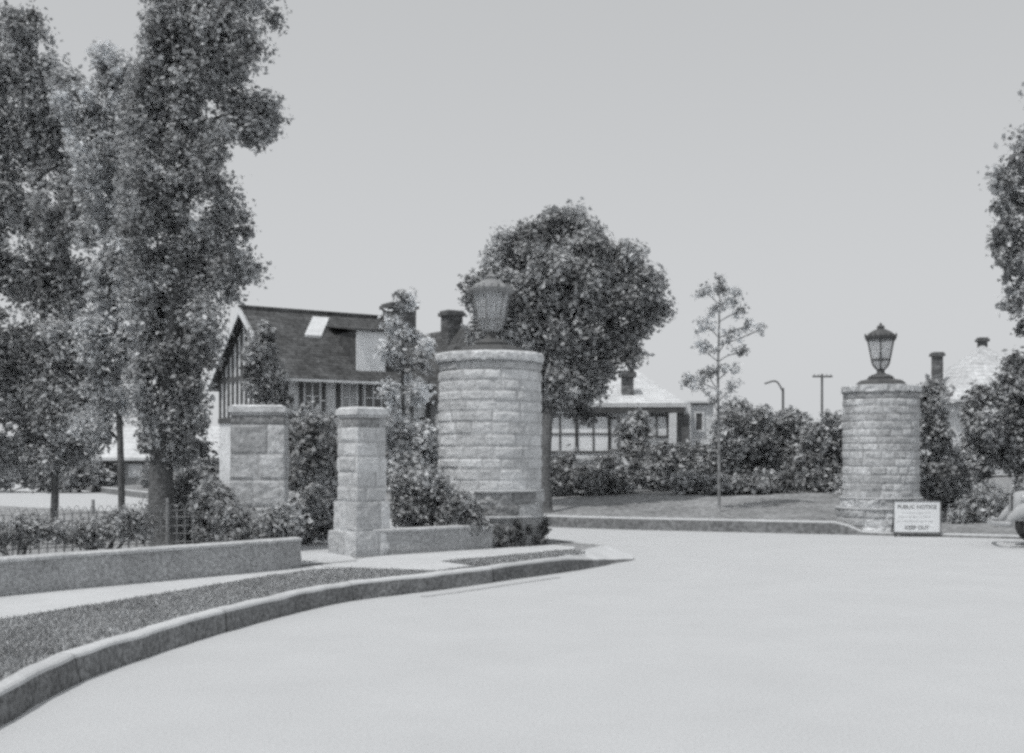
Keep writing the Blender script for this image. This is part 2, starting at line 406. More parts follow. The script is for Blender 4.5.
# raised lawn behind the far kerb
def far_h(x):
    return float(np.interp(x, [-30, 0, 6.85, 7.3, 60], [0.27, 0.27, 0.27, 0.07, 0.07]))
fe = [p for p in far_edge if p[0] < 45]
FE3 = [(p[0], p[1]) for p in fe]
mb = MB(); n_off = [0.0, 0.03, 0.05, 0.20, 0.36]
vs, fs, mi = [], [], []
rings = [left_of(FE3, -o) for o in n_off]      # travel runs right to left, the lawn lies to its right-hand side
for i in range(len(FE3)):
    h = far_h(FE3[i][0])
    for k, dz in enumerate((-.02, h - .03, h, h + .006, h - .05)): vs.append((*rings[k][i], dz))
for i in range(len(FE3) - 1):
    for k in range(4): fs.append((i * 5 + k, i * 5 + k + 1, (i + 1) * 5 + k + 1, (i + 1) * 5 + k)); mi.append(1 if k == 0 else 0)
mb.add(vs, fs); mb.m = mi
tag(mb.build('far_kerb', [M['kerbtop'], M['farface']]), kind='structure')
mb = MB(); offs = [0.34, 1.2, 2.6, 4.2, 6.0, 12, 40, 90]; zz = [0, .05, .16, .30, .40, .42, .45, .5]
vs, fs = [], []
for o, dz in zip(offs, zz):
    pr = left_of(FE3, -o)
    if o > 10: pr = [(p[0], p[1]) for p in pr]
    for i, p in enumerate(pr): vs.append((p[0], p[1], far_h(FE3[i][0]) + dz + (0.2 - far_h(FE3[i][0]) * .75 if o > 4 else 0)))
n = len(FE3)
for k in range(len(offs) - 1):
    for i in range(n - 1): fs.append((k * n + i, k * n + i + 1, (k + 1) * n + i + 1, (k + 1) * n + i))
mb.add(vs, fs); tag(mb.build('far_lawn', M['farlawn'], smooth=True), kind='structure')
FAR = 0.66   # level of the gardens beyond the street

# grass blades of the two verges
def inside(poly, P):
    x, y = P[:, 0], P[:, 1]; res = np.zeros(len(P), bool); j = len(poly) - 1
    for i in range(len(poly)):
        xi, yi = poly[i]; xj, yj = poly[j]
        c = ((yi > y) != (yj > y)) & (x < (xj - xi) * (y - yi) / (yj - yi + 1e-12) + xi); res ^= c; j = i
    return res
def blades(name, poly, holes, count, h, z, mat_, seed):
    g = np.random.default_rng(seed); xs = [p[0] for p in poly]; ys = [p[1] for p in poly]
    P = np.stack([g.uniform(min(xs), max(xs), count * 6), g.uniform(min(ys), max(ys), count * 6)], 1)
    ok = inside(poly, P)
    for hl in holes: ok &= ~inside(hl, P)
    P = P[ok][:count]; n = len(P)
    a = g.uniform(0, 2 * math.pi, n); hh = h * (0.4 + 0.9 * g.random(n)) * (0.6 + .8 * np.array([0.5 + 0.5 * mnoise.noise(Vector((p[0] * 2, p[1] * 2, 0))) for p in P]))
    w = 0.006 + 0.006 * g.random(n); dx, dy = np.cos(a), np.sin(a); ln = g.normal(0, 0.5, (n, 2)) * hh[:, None]
    V = np.zeros((n, 3, 3)); V[:, 0, 0] = P[:, 0] - dx * w; V[:, 0, 1] = P[:, 1] - dy * w; V[:, 1, 0] = P[:, 0] + dx * w; V[:, 1, 1] = P[:, 1] + dy * w
    V[:, 2, 0] = P[:, 0] + ln[:, 0]; V[:, 2, 1] = P[:, 1] + ln[:, 1]; V[:, :2, 2] = z; V[:, 2, 2] = z + hh
    me = bpy.data.meshes.new(name); me.vertices.add(n * 3); me.vertices.foreach_set('co', V.astype(np.float32).ravel())
    me.loops.add(n * 3); me.loops.foreach_set('vertex_index', np.arange(n * 3, dtype=np.int32))
    me.polygons.add(n); me.polygons.foreach_set('loop_start', np.arange(0, n * 3, 3, dtype=np.int32)); me.polygons.foreach_set('loop_total', np.full(n, 3, dtype=np.int32))
    me.attributes.new('tone', 'FLOAT', 'FACE').data.foreach_set('value', g.random(n).astype(np.float32))
    me.materials.append(mat_); me.update(calc_edges=True)
    ob = bpy.data.objects.new(name, me); col.objects.link(ob); return ob
in_near = [p for p in left_of(kerb, 0.18) if p[1] < 17.3 and p[0] < 1.1]
verge = [p for p in in_near if p[1] > 3] + [(.95, 17.6)] + [p for p in walk_in[::-1]] + [(-6.2, 4.0)]
g_ = blades('grass', verge, [stub], 60000, 0.030, 0.195, M['grass'], 3)
tag(g_, 'short mown grass on the verge between kerb and sidewalk', 'grass', kind='stuff')

# ------------------------------------------------------------------ low garden walls
def low_wall(path, label, h, w, z0, parent_name='low_wall', m1='cement', seed=1):
    t = thing(parent_name, (path[0][0], path[0][1], z0), label, 'wall', 'low cement walls beside the sidewalk')
    P = smooth_path([(x, y, z0) for x, y in path], 10)
    def rough(mb, amp):
        mb.v = [tuple(Vector(v) + Vector((mnoise.noise(Vector(v) * 6 + Vector((seed, 0, 0))), mnoise.noise(Vector(v) * 6 + Vector((9, seed, 0))), 0.5 * mnoise.noise(Vector(v) * 5 + Vector((0, 5, seed))))) * amp) for v in mb.v]
    mb = MB(); mb.sweep(P, [(0, -.03)] + [(0.0, (h - .045) * k / 5) for k in range(6)] + [(w, h - .045), (w, -.03)]); rough(mb, 0.015); mb.build('wall_body', M[m1], t)
    mb = MB(); mb.sweep(P, [(-.014, h - .043), (-.018, h - .012), (-.004, h), (w * .5, h + .008), (w + .01, h - .01), (w + .012, h - .043)]); rough(mb, 0.012); mb.build('coping', M['coping'], t)
    return t
low_wall([(-8.3, 5.2), (-6.9, 8.9), (-5.16, 11.6), (-4.07, 12.9), (-3.2, 13.95), (-2.68, 14.62)], 'long curving low cement wall at the left with grass in front', 0.385, 0.28, 0.2, seed=1)
low_wall([(-1.98, 16.5), (-1.2, 17.05), (-0.30, 17.85)], 'short low cement wall between square gate pillar and round pillar', 0.37, 0.26, 0.2, seed=4)

# ------------------------------------------------------------------ gate pillars
def gate_pillar(cx, cy, z0, side, rot, ztop, label, m, steps, seed, course=(.19, .23), bl=.42):
    t = thing('gate_pillar', (cx, cy, z0), label, 'gate pillar', 'square stone pillars of the footpath gate')
    zb = z0
    for k, (dz, ex) in enumerate(steps):
        mb = MB(); masonry(mb, square(cx, cy, side + ex, side + ex, rot), zb - (.03 if k == 0 else 0), zb + dz, (dz * .99, dz * 1.01), 0.6, 0.02, 0.012, seed + k, top=True)
        mb.build('plinth', M[m], t); zb += dz
    mb = MB(); masonry(mb, square(cx, cy, side, side, rot), zb, ztop - .27, course, bl, 0.014, 0.014, seed + 9, tones=(.15, .85)); mb.build('shaft', M[m], t)
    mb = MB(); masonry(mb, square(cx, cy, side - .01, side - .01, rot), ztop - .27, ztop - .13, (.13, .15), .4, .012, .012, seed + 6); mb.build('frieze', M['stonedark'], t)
    mb = MB(); masonry(mb, square(cx, cy, side * 1.0, side * 1.0, rot), ztop - .13, ztop - .085, (.05, .06), 2, 0.004, 0.0, seed + 3, tones=(0, .2))
    q = side + .045
    mb.box((cx, cy, ztop - .0425), (q, q, .085), rot, 0.7); mb.box((cx, cy, ztop + .012), (q * .93, q * .93, .026), rot, .8, taper=.9)
    mb.build('cap', M['cap'], t)
    return t
gate_pillar(-2.19, 16.75, 0.2, 0.50, R(43), 2.31, 'pale square gate pillar set cornerwise on a stepped base', 'stone', [(0.35, 0.20), (0.42, 0.09)], 20)
gate_pillar(-3.79, 17.3, 0.2, 0.78, R(6), 2.36, 'squat square gate pillar rising from plants behind the wall end', 'stonefar', [(0.3, 0.1)], 40, course=(.36, .44), bl=.55)

def round_pillar(cx, cy, z0, r, ztop, label, m, plinths, seed, course=(0.17, 0.21), blen=0.42, over=.045, capm='cap'):
    t = thing('round_pillar', (cx, cy, z0), label, 'gate pillar', 'round stone pillars flanking the street entrance')
    zb = z0
    for k, (dz, ex, mm) in enumerate(plinths):
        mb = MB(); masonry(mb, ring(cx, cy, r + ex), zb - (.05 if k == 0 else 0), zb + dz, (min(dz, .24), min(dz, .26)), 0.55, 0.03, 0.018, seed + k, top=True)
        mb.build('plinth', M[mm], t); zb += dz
        mb = MB(); mb.lathe([(r + ex - .05, -.012), (r + ex + .022, -.012), (r + ex + .026, .012), (r + ex + .01, .024), (r - .05, .024)], (cx, cy, zb), 80, 0.7)
        mb.build('ledge', M['coping'], t)
    mb = MB(); masonry(mb, ring(cx, cy, r), zb, ztop - .3, course, blen, 0.017, 0.014, seed + 11, tones=(.2, .85)); mb.build('shaft', M[m], t)
    mb = MB(); masonry(mb, ring(cx, cy, r - .01), ztop - .3, ztop - .15, (.15, .16), .34, 0.02, 0.02, seed + 5, tones=(-.5, .35)); mb.build('frieze', M[m], t)
    mb = MB(); masonry(mb, ring(cx, cy, r + over), ztop - .155, ztop, (.15, .16), .62, 0.03, 0.015, seed + 7, top=True, tones=(.4, 1))
    mb.lathe([(r - .05, 0), (r + over - .005, 0)], (cx, cy, ztop - .155), 80, .2, cap=False)
    mb.build('cap', M[capm], t)
    return t
PLx, PLy = -0.36, 18.92
PRx, PRy = 8.0, 24.95
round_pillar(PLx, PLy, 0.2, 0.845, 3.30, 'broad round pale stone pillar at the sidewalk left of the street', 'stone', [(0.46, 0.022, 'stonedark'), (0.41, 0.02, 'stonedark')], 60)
round_pillar(PRx, PRy, 0.0, 0.80, 3.16, 'mottled round stone pillar behind the notice board across the street', 'stonefar', [(0.52, 0.13, 'stonefar'), (0.22, 0.05, 'stonefar')], 90, blen=.36, course=(.15, .19), over=.025, capm='stonefar')

# ------------------------------------------------------------------ lanterns
def lantern(cx, cy, z, label, m1, mg):
    t = thing('lantern', (cx, cy, z), label, 'lantern', 'iron lanterns topping the round pillars')
    rot = R(12)
    mb = MB(); mb.lathe([(.50, 0.002), (.52, .03), (.50, .075), (.43, .125), (.30, .15)], (cx, cy, z), 8, .4, rot=R(22)); mb.build('base_plate', M['iron'], t)
    mb = MB(); mb.lathe([(.28, .152), (.265, .20), (.19, .245), (.10, .27), (.075, .31), (.095, .345), (.07, .375)], (cx, cy, z), 20, .5); mb.build('stem', M['iron'], t, smooth=True)
    mb = MB(); mb.lathe([(.105, .377), (.15, .42), (.19, .49), (.212, .556)], (cx, cy, z), 6, .6, rot=rot, cap=False); mb.build('glass_bowl', mg, t)
    for k in range(6):
        a, b = rot + k * math.pi / 3, rot + (k + 1) * math.pi / 3; mb = MB(); e = .03
        P = []
        for r_, zz_ in ((.212, .585), (.305, 1.0)):
            p, q = Vector((math.cos(a), math.sin(a), 0)) * r_, Vector((math.cos(b), math.sin(b), 0)) * r_
            P += [p.lerp(q, .05), p.lerp(q, .95)]
            P[-1].z = P[-2].z = zz_
        o = Vector((cx, cy, z)); mb.add([o + P[0], o + P[1], o + P[3], o + P[2]], [(0, 1, 2, 3)], random.random()); mb.build('glass_pane', mg, t)
    for k in range(6):
        a = rot + k * math.pi / 3; d = Vector((math.cos(a), math.sin(a), 0)); o = Vector((cx, cy, z)); mb = MB()
        mb.tube([o + d * .10 + Vector((0, 0, .37)), o + d * .155 + Vector((0, 0, .42)), o + d * .2 + Vector((0, 0, .49)), o + d * .218 + Vector((0, 0, .57)), o + d * .315 + Vector((0, 0, 1.02))], .0155, 6); mb.build('rib', m1, t)
    mb = MB(); mb.lathe([(.205, .556), (.228, .556), (.232, .583), (.208, .585)], (cx, cy, z), 6, .3, rot=rot); mb.build('band', m1, t)
    mb = MB(); mb.lathe([(.30, .995), (.34, .99), (.375, 1.04), (.385, 1.075), (.33, 1.085)], (cx, cy, z), 6, .3, rot=rot)
    for k in range(18):      # scalloped crown under the roof edge
        a = rot + k * math.pi / 9; ap = math.cos(math.pi / 6) / math.cos(((a - rot) % (math.pi / 3)) - math.pi / 6); mb.box((cx + .368 * ap * math.cos(a), cy + .368 * ap * math.sin(a), z + 1.10), (.02, .05, .05), a, .4, taper=.6)
    mb.build('crown_ring', m1, t)
    mb = MB(); mb.lathe([(.36, 1.078), (.27, 1.15), (.17, 1.205), (.085, 1.24), (.075, 1.265), (.10, 1.275), (.085, 1.30), (.035, 1.325), (.03, 1.35), (.012, 1.375)], (cx, cy, z), 6, .5, rot=rot); mb.build('roof', m1, t)
    mb = MB(); mb.tube([(cx, cy, z + .5), (cx, cy, z + .62), (cx, cy, z + .74)], [.02, .045, .03], 8); mb.build('bulb', M['white'], t)
    return t
lantern(PLx + .02, PLy, 3.30, 'weathered iron lantern with pale roof on the round pillar before the leafy tree', M['ironlite'], M['glass'])
lantern(PRx, PRy, 3.16, 'black iron lantern standing out against sky on the right round pillar', M['iron'], M['glass'])

# ------------------------------------------------------------------ notice board
sx, sy, srz = 8.22, 23.35, R(-6)
t = thing('notice_board', (sx, sy, 0.0), 'white notice board lettered in black at the foot of the pillar', 'sign')
mb = MB(); mb.box((sx, sy, .405), (.90, .022, .62), srz); mb.build('board', M['sign'], t)
mb = MB()
for dx, dz, w, h in ((0, .318, .92, .015), (0, -.335, .93, .045), (-.457, -.005, .014, .63), (.462, -.005, .024, .63)):
    mb.box((sx + dx * math.cos(srz), sy + dx * math.sin(srz), .405 + dz), (w, .04, h), srz)
mb.build('frame', M['wood'], t)
for dx in (-.4, .4):
    mb = MB(); c, s_ = math.cos(srz), math.sin(srz); bx, by = sx + dx * c - .05 * -s_, sy + dx * s_ + .05 * c
    mb.tube([(bx, by, .0), (bx, by, .7)], .022, 6); mb.tube([(bx, by, .6), (bx + .1 * -s_, by + .32 * c, 0.0)], .018, 6); mb.build('leg', M['wood'], t)
def letters(txt, size, dz, parent, m, name):
    cu = bpy.data.curves.new(name, 'FONT'); cu.body = txt; cu.size = size; cu.align_x = 'CENTER'; cu.align_y = 'CENTER'; cu.extrude = .001; cu.offset = size * .02
    cu.materials.append(m); tmp = bpy.data.objects.new(name, cu); col.objects.link(tmp); dg = bpy.context.evaluated_depsgraph_get(); me = bpy.data.meshes.new_from_object(tmp.evaluated_get(dg)); bpy.data.objects.remove(tmp); me.name = name
    o = bpy.data.objects.new(name, me); col.objects.link(o); o.parent = parent
    c, s_ = math.cos(srz), math.sin(srz); o.location = (.0145 * s_, -.0145 * c, .405 + dz); o.rotation_euler = (R(90), 0, srz); return o
letters('PUBLIC NOTICE', .108, .20, t, M['ink'], 'heading')
letters('KEEP OUT', .105, -.22, t, M['ink'], 'footer_lettering')
rs = random.Random(5)
for row, (dz, a, b) in enumerate(((.085, -.27, .27), (.0, -.34, .30), (-.09, -.36, .34))):   # worn, unreadable lines
    x = a; mb = MB()
    while x < b:
        w = rs.uniform(.02, .06); c, s_ = math.cos(srz), math.sin(srz)
        mb.box((sx + x * c + .0125 * s_, sy + x * s_ - .0125 * c, .405 + dz + rs.uniform(-.004, .004)), (w, .002, rs.uniform(.015, .03)), srz); x += w + rs.uniform(.008, .03)
    mb.build('worn_lettering', M['faintink'], t)


# ------------------------------------------------------------------ wire garden fence
fp = [(-10.2, 12.2), (-8.6, 13.7), (-6.8, 15.1), (-5.4, 16.4), (-4.25, 17.1)]
FP = smooth_path(fp, 12); t = thing('wire_fence', (-6.8, 15.1, .2), 'thin woven wire garden fence with looped top behind the low wall', 'fence')
for i in range(0, len(FP), 8):
    mb = MB(); x, y = FP[i][:2]; mb.tube([(x, y, .18), (x, y, 1.02)], [.028, .022], 8); mb.build('post', M['wire'], t)
mb = MB()
for z in (.26, .38, .50, .62, .74, .84): mb.tube([(p[0], p[1], z + .012 * mnoise.noise(Vector((p[0] * 3, z * 9, 0)))) for p in FP], .0065, 4)
d = [0]
for i in range(1, len(FP)): d.append(d[-1] + math.dist(FP[i], FP[i - 1]))
s = 0
while s < d[-1] - .13:
    def at(q): return (float(np.interp(q, d, [p[0] for p in FP])), float(np.interp(q, d, [p[1] for p in FP])))
    (x0, y0), (x1, y1) = at(s), at(s + .10); xm, ym = (x0 + x1) / 2, (y0 + y1) / 2; j = random.uniform(-.02, .02)
    mb.tube([(x0, y0, .22), (x0, y0, .84 + j), ((x0 + xm) / 2, (y0 + ym) / 2, .91 + j), (xm, ym, .93 + j), ((x1 + xm) / 2, (y1 + ym) / 2, .91 + j), (x1, y1, .84 + j), (x1, y1, .22)], .0065, 4); s += .115
mb.build('wire_mesh', M['wire'], t)

# ------------------------------------------------------------------ street trees at the left
def P3(px, py, Y): return (X_at(px, Y), Y, Z_at(py, Y))
YA = 18.2
bl = pblobs(YA, [(215, -75, 62, 50), (232, -20, 58, 50), (180, 0, 34, 45), (228, 45, 52, 44), (175, 60, 32, 48), (212, 95, 42, 40), (255, 128, 30, 22), (262, 108, 22, 18), (175, 130, 36, 50), (216, 155, 42, 42),
                 (170, 200, 34, 44), (216, 215, 34, 36), (176, 265, 36, 44), (226, 268, 34, 36), (170, 325, 32, 40), (205, 325, 27, 34), (172, 375, 28, 38), (198, 372, 24, 32), (164, 425, 24, 34), (146, 300, 20, 60), (142, 200, 20, 60), (146, 112, 20, 44), (160, 60, 22, 40), (190, 420, 22, 28), (172, 452, 20, 20), (186, 446, 18, 20), (152, 432, 14, 22), (144, 380, 16, 34)])
tree('poplar_tree', 'tallest poplar running out of the frame, its dark trunk behind the wall', 'tree', (X_at(162, YA), YA, .2),
     [P3(163, 545, YA), P3(161, 480, YA), P3(166, 400, YA), P3(176, 280, YA), P3(190, 150, YA), P3(205, 10, YA), P3(212, -80, YA)], [.23, .19, .15, .12, .09, .06, .02],
     bl, .22, .9, 60000, .07, M['leaf'], M['bark'], 'poplars behind the low wall', limb_r=.045)
YB = 20.2
bl = pblobs(YB, [(30, 38, 30, 30), (8, 75, 34, 34), (52, 90, 34, 34), (72, 118, 28, 30), (-40, 60, 50, 50), (20, 130, 50, 44), (-50, 150, 60, 60), (68, 160, 34, 40), (10, 200, 50, 44), (62, 225, 42, 40), (-45, 250, 60, 60), (12, 270, 48, 44), (68, 290, 38, 40),
                 (10, 335, 48, 40), (62, 350, 42, 40), (-45, 350, 60, 60), (15, 395, 44, 36), (64, 405, 38, 34), (20, 445, 34, 26), (66, 447, 30, 24), (-40, 430, 40, 30), (42, 462, 30, 20)  , (4, 462, 26, 18), (84, 440, 20, 18), (90, 380, 22, 34)])
tree('poplar_tree', 'wide poplar cut by the left edge of the picture', 'tree', (X_at(52, YB), YB, .2),
     [P3(52, 545, YB), P3(55, 480, YB), P3(48, 380, YB), P3(38, 250, YB), P3(32, 120, YB), P3(30, 25, YB)], [.075, .065, .06, .05, .04, .02],
     bl, .24, .85, 62000, .075, M['leaf'], M['bark'], 'poplars behind the low wall', limb_r=.04)
YC = 19.4
bl = pblobs(YC, [(112, 72, 22, 26), (96, 105, 28, 34), (122, 118, 20, 30), (104, 165, 32, 40), (128, 190, 20, 40), (132, 260, 16, 44), (132, 340, 16, 44), (84, 130, 20, 40), (128, 90, 16, 26), (74, 100, 20, 30), (104, 230, 26, 36), (108, 285, 24, 36), (100, 345, 26, 34), (112, 395, 24, 30), (92, 425, 22, 24), (124, 388, 16, 26)])
tree('poplar_tree', 'slim pale poplar on a thin stem between two bigger poplars', 'tree', (X_at(121, YC), YC, .2),
     [P3(122, 540, YC), P3(121, 470, YC), P3(118, 380, YC), P3(112, 230, YC), P3(112, 60, YC)], [.06, .055, .05, .04, .015],
     bl, .22, .8, 19000, .075, M['leaflite'], M['bark'], 'poplars behind the low wall', limb_r=.03)

# round-crowned tree behind the pillar
YM = 28.5
bl = pblobs(YM, [(562, 224, 22, 18), (548, 236, 26, 22), (582, 240, 24, 20), (524, 250, 28, 24), (596, 264, 30, 28), (500, 256, 20, 22), (560, 280, 50, 40), (618, 258, 22, 20), (632, 278, 18, 22), (648, 288, 12, 16), (488, 295, 26, 28), (520, 310, 40, 36), (598, 308, 36, 32), (634, 304, 18, 12), (640, 328, 16, 10), (654, 310, 11, 10),
                 (560, 335, 46, 36), (495, 335, 28, 28), (610, 345, 28, 22), (480, 345, 16, 14), (560, 372, 36, 26), (590, 380, 24, 20), (550, 395, 22, 22), (575, 398, 24, 18)])
tree('maple_tree', 'round crowned leafy tree behind the left round pillar and lantern', 'tree', (X_at(546, 27.6), 27.6, .3),
     [(X_at(546, 27.6), 27.6, .25), P3(545, 470, 27.7), P3(548, 415, 28), P3(556, 350, YM), P3(560, 250, YM)], [.17, .14, .13, .10, .03],
     bl, .33, .85, 40000, .115, M['leafdark'], M['bark'], limb_r=.06)

# sapling on the far verge
YS = 26.6
bl = pblobs(YS, [(720, 286, 8, 12), (706, 292, 12, 8), (736, 296, 12, 8), (716, 308, 14, 10), (704, 326, 12, 8), (738, 312, 10, 8), (748, 326, 10, 7), (759, 330, 7, 6), (730, 338, 12, 9), (704, 350, 12, 8), (742, 352, 10, 7), (696, 384, 14, 7), (708, 372, 12, 8), (728, 370, 12, 8), (734, 386, 10, 7), (714, 398, 12, 7), (690, 378, 8, 5)], dy=.9)
tree('sapling', 'thin sparse young tree with see-through crown on the far verge', 'tree', (X_at(719, YS), YS, .35),
     [(X_at(719, YS), YS, .28), P3(719, 450, YS), P3(718, 380, YS), P3(719, 330, YS), P3(720, 282, YS)], [.038, .035, .030, .022, .008],
     bl, .10, .55, 2600, .066, M['leaflite'], M['barkfar'], limb_r=.013, twigs=70, n=8, spread=1.1)

# tree that reaches in from the right
YR = 30
bl = pblobs(YR, [(1030, 150, 26, 30), (1006, 178, 14, 12), (1030, 200, 30, 26), (1000, 205, 10, 9), (1012, 228, 20, 18), (996, 240, 11, 10), (1036, 250, 36, 26), (1012, 262, 16, 14), (1024, 285, 20, 18), (1014, 302, 12, 9), (1070, 150, 50, 60), (1085, 240, 60, 50), (1050, 312, 30, 22), (1028, 325, 10, 10), (1100, 310, 40, 30), (1060, 90, 26, 30)])
tree('overhanging_tree', 'airy tree reaching in over the right edge of the picture', 'tree', (X_at(1085, YR), YR, FAR - .1),
     [(X_at(1085, YR), YR, .5), P3(1083, 420, YR), P3(1078, 300, YR), P3(1068, 180, YR), P3(1060, 90, YR)], [.2, .16, .14, .09, .03],
     bl, .28, .6, 9000, .14, M['leafmid'], M['bark'], limb_r=.05)

# slim tree before the half-timbered house
YT = 24.5
bl = pblobs(YT, [(402, 300, 8, 9), (398, 325, 14, 12), (412, 335, 12, 11), (392, 350, 12, 12), (420, 360, 12, 12), (404, 368, 14, 12), (392, 395, 10, 12), (418, 392, 12, 11), (428, 345, 8, 9), (402, 420, 14, 14), (425, 428, 12, 12)])
tree('slim_tree', 'slim loose-leaved young tree before the half-timbered house', 'tree', (X_at(404, YT), YT, .2),
     [(X_at(404, YT), YT, .15), P3(404, 440, YT), P3(402, 360, YT), P3(403, 292, YT)], [.05, .045, .03, .01], bl, .22, .6, 2600, .095, M['leaflite'], M['bark'], limb_r=.016, twigs=24, n=8)

# tree in front of the gable
YG = 33
bl = pblobs(YG, [(262, 350, 16, 20), (272, 372, 14, 18), (258, 385, 16, 18), (275, 400, 12, 14), (262, 408, 15, 14), (266, 330, 10, 12)])
tree('garden_tree', 'small dark tree partly hiding the gable of the half-timbered house', 'tree', (X_at(264, YG), YG, .2),
     [(X_at(264, YG), YG, .15), P3(264, 430, YG), P3(265, 380, YG), P3(265, 330, YG)], [.09, .07, .05, .02], bl, .24, .7, 3600, .12, M['leafdark'], M['bark'], limb_r=.03)

# ------------------------------------------------------------------ shrubs
def shrub(label, cat, base, blobs, cr, nleaf, ls, lm, group=None, name='shrub', dens=.8, tone_mid=.5, stems=5):
    t = thing(name, base, label, cat, group); cl = clumps_of(blobs, cr, dens)
    mb = MB()
    for k in range(stems):
        c = cl[rng.integers(len(cl))]; b = Vector(base) + Vector((random.uniform(-.08, .08), random.uniform(-.08, .08), -.03))
        mb.tube(smooth_path([b, Vector(b).lerp(Vector(c[:3]), .5) + Vector((random.uniform(-.1, .1), 0, .1)), c[:3]], 3), [.02, .018, .016, .013, .01, .008, .005], 5)
    mb.build('stem', M['bark'], t)
    leaf_mesh('foliage', cl, int(nleaf * 1.9), ls * .74, lm, t, .95, tone_mid, blobs=blobs)
    return t
GA = 'shrubs planted along the low walls'
def low_shrub(label, Y, items, nleaf, ls, lm, cr=.15, base=None, z=.2, **k):
    b = pblobs(Y, items); px = base if base else items[0][0]
    return shrub(label, 'shrub', (X_at(px, Y), Y, z), b, cr, nleaf, ls, lm, k.pop('group', GA), **k)
low_shrub('low leafy shrub at the trunk of the tallest poplar', 19.0, [(186, 505, 24, 26), (160, 516, 20, 18), (208, 505, 20, 26), (190, 532, 38, 14), (178, 485, 16, 16)], 5200, .06, M['leafdark'])
low_shrub('dense dark shrub before the squat square gate pillar', 15.0, [(262, 525, 30, 16), (236, 518, 18, 16), (282, 518, 16, 20), (252, 535, 40, 10)], 4200, .06, M['leafdark'])
low_shrub('rounded shrub between the squat pillar and the poplar trunk', 15.9, [(218, 505, 20, 24), (230, 525, 20, 20), (212, 530, 20, 16)], 3000, .06, M['leafdark'])
low_shrub('tall dark climbing bush filling the footpath gate between the square pillars', 18.6, [(306, 425, 18, 16), (314, 450, 20, 22), (300, 470, 16, 22), (316, 490, 18, 24), (302, 515, 18, 22), (322, 520, 12, 22), (298, 535, 16, 14), (318, 420, 14, 12)], 3100, .085, M['leafmid'], cr=.2, base=306, stems=8)
low_shrub('pale leggy bush hanging behind the pale square pillar', 19.6, [(404, 440, 18, 18), (424, 446, 14, 18), (400, 465, 16, 16), (428, 470, 12, 14)], 3600, .085, M['leaflite'], cr=.2, base=410)
low_shrub('full rounded bush behind the short wall', 17.9, [(412, 488, 22, 22), (432, 488, 18, 18), (404, 510, 18, 20), (430, 510, 24, 22), (450, 504, 12, 14)], 5600, .07, M['leafmid'], cr=.18, base=425)
low_shrub('dark spreading bush against the foot of the broad round pillar', 17.75, [(466, 512, 16, 16), (452, 520, 16, 14), (474, 524, 12, 10)], 2600, .06, M['leafdark'], cr=.15, base=462, group=GA)
# ivy round the foot of the left round pillar
t = thing('ivy', (PLx + .3, PLy - .9, .2), 'thin dark ivy clinging to the foot of the broad round pillar', 'ivy')
cl = []
for k in range(34):
    a = R(random.uniform(-102, 12)); z = .2 + random.random() ** 1.4 * .42; r = .90 + random.uniform(0, .03); cl.append((PLx + r * math.cos(a), PLy + r * math.sin(a), z, .085))
leaf_mesh('foliage', cl, 1900, .045, M['leafblack'], t)
mb = MB()
for k in range(8):
    a = R(-95 + k * 14); pts = [(PLx + .895 * math.cos(a + .05 * q), PLy + .895 * math.sin(a + .05 * q), .19 + .1 * q) for q in range(5)]; mb.tube(pts, .008, 5)
mb.build('stem', M['bark'], t)
# plants along the fence
low_shrub('straggly weeds at the foot of the wire fence, farthest left', 15.2, [(10, 536, 30, 14), (45, 532, 30, 13), (-20, 536, 26, 14), (28, 524, 24, 10)], 2300, .05, M['leafmid'], cr=.1, base=20, group='weeds along the wire fence')
low_shrub('straggly weeds at the fence nearest the poplar trunk', 16.0, [(100, 530, 30, 14), (135, 526, 24, 16), (75, 534, 24, 11), (118, 518, 24, 10)], 2600, .05, M['leafmid'], cr=.1, base=105, group='weeds along the wire fence')

# far garden shrubs: a loose row along the top of the far lawn
GF = 'shrubs along the far lawn'
def far_shrub(label, Y, items, nleaf, lm='leafmid', ls=.12, name='shrub', **k):
    return shrub(label, 'shrub', (X_at(items[0][0], Y), Y, FAR), pblobs(Y, items), .26, nleaf, ls, M[lm], GF, name, **k)
far_shrub('low clipped bush beside the maple trunk under the porch windows', 31.5, [(568, 474, 26, 18), (556, 480, 16, 14), (590, 480, 18, 13)], 4000, 'leafdark')
far_shrub('second low bush under the porch windows, right of the clipped one', 31.8, [(612, 472, 22, 18), (600, 482, 20, 12), (628, 478, 16, 14)], 3400)
far_shrub('tall dark climber bush on the house beside the porch windows', 34.0, [(632, 432, 16, 22), (640, 455, 18, 22), (626, 462, 12, 20), (648, 470, 16, 18)], 5200, 'leafdark', .13)
far_shrub('mid grey bush with a jagged top before the white column', 32.4, [(668, 462, 22, 22), (656, 476, 20, 14), (684, 472, 20, 20), (692, 456, 14, 16)], 4800)
far_shrub('dark leafy bush standing at the foot of the sapling', 32.0, [(722, 446, 18, 22), (700, 470, 20, 18), (716, 470, 18, 20), (726, 424, 12, 12)], 5600, 'leafmid')
far_shrub('large mounded bush with pale top right of the sapling', 32.6, [(744, 430, 26, 22), (732, 456, 24, 24), (758, 462, 24, 22), (738, 412, 14, 10), (760, 418, 14, 10)], 7600, 'leafmid', tone_mid=.56)
far_shrub('broad bush in the middle of the right hand hedge row', 32.8, [(784, 438, 26, 22), (776, 466, 24, 20), (800, 464, 22, 22), (790, 420, 16, 10)], 7200, 'leafmid')
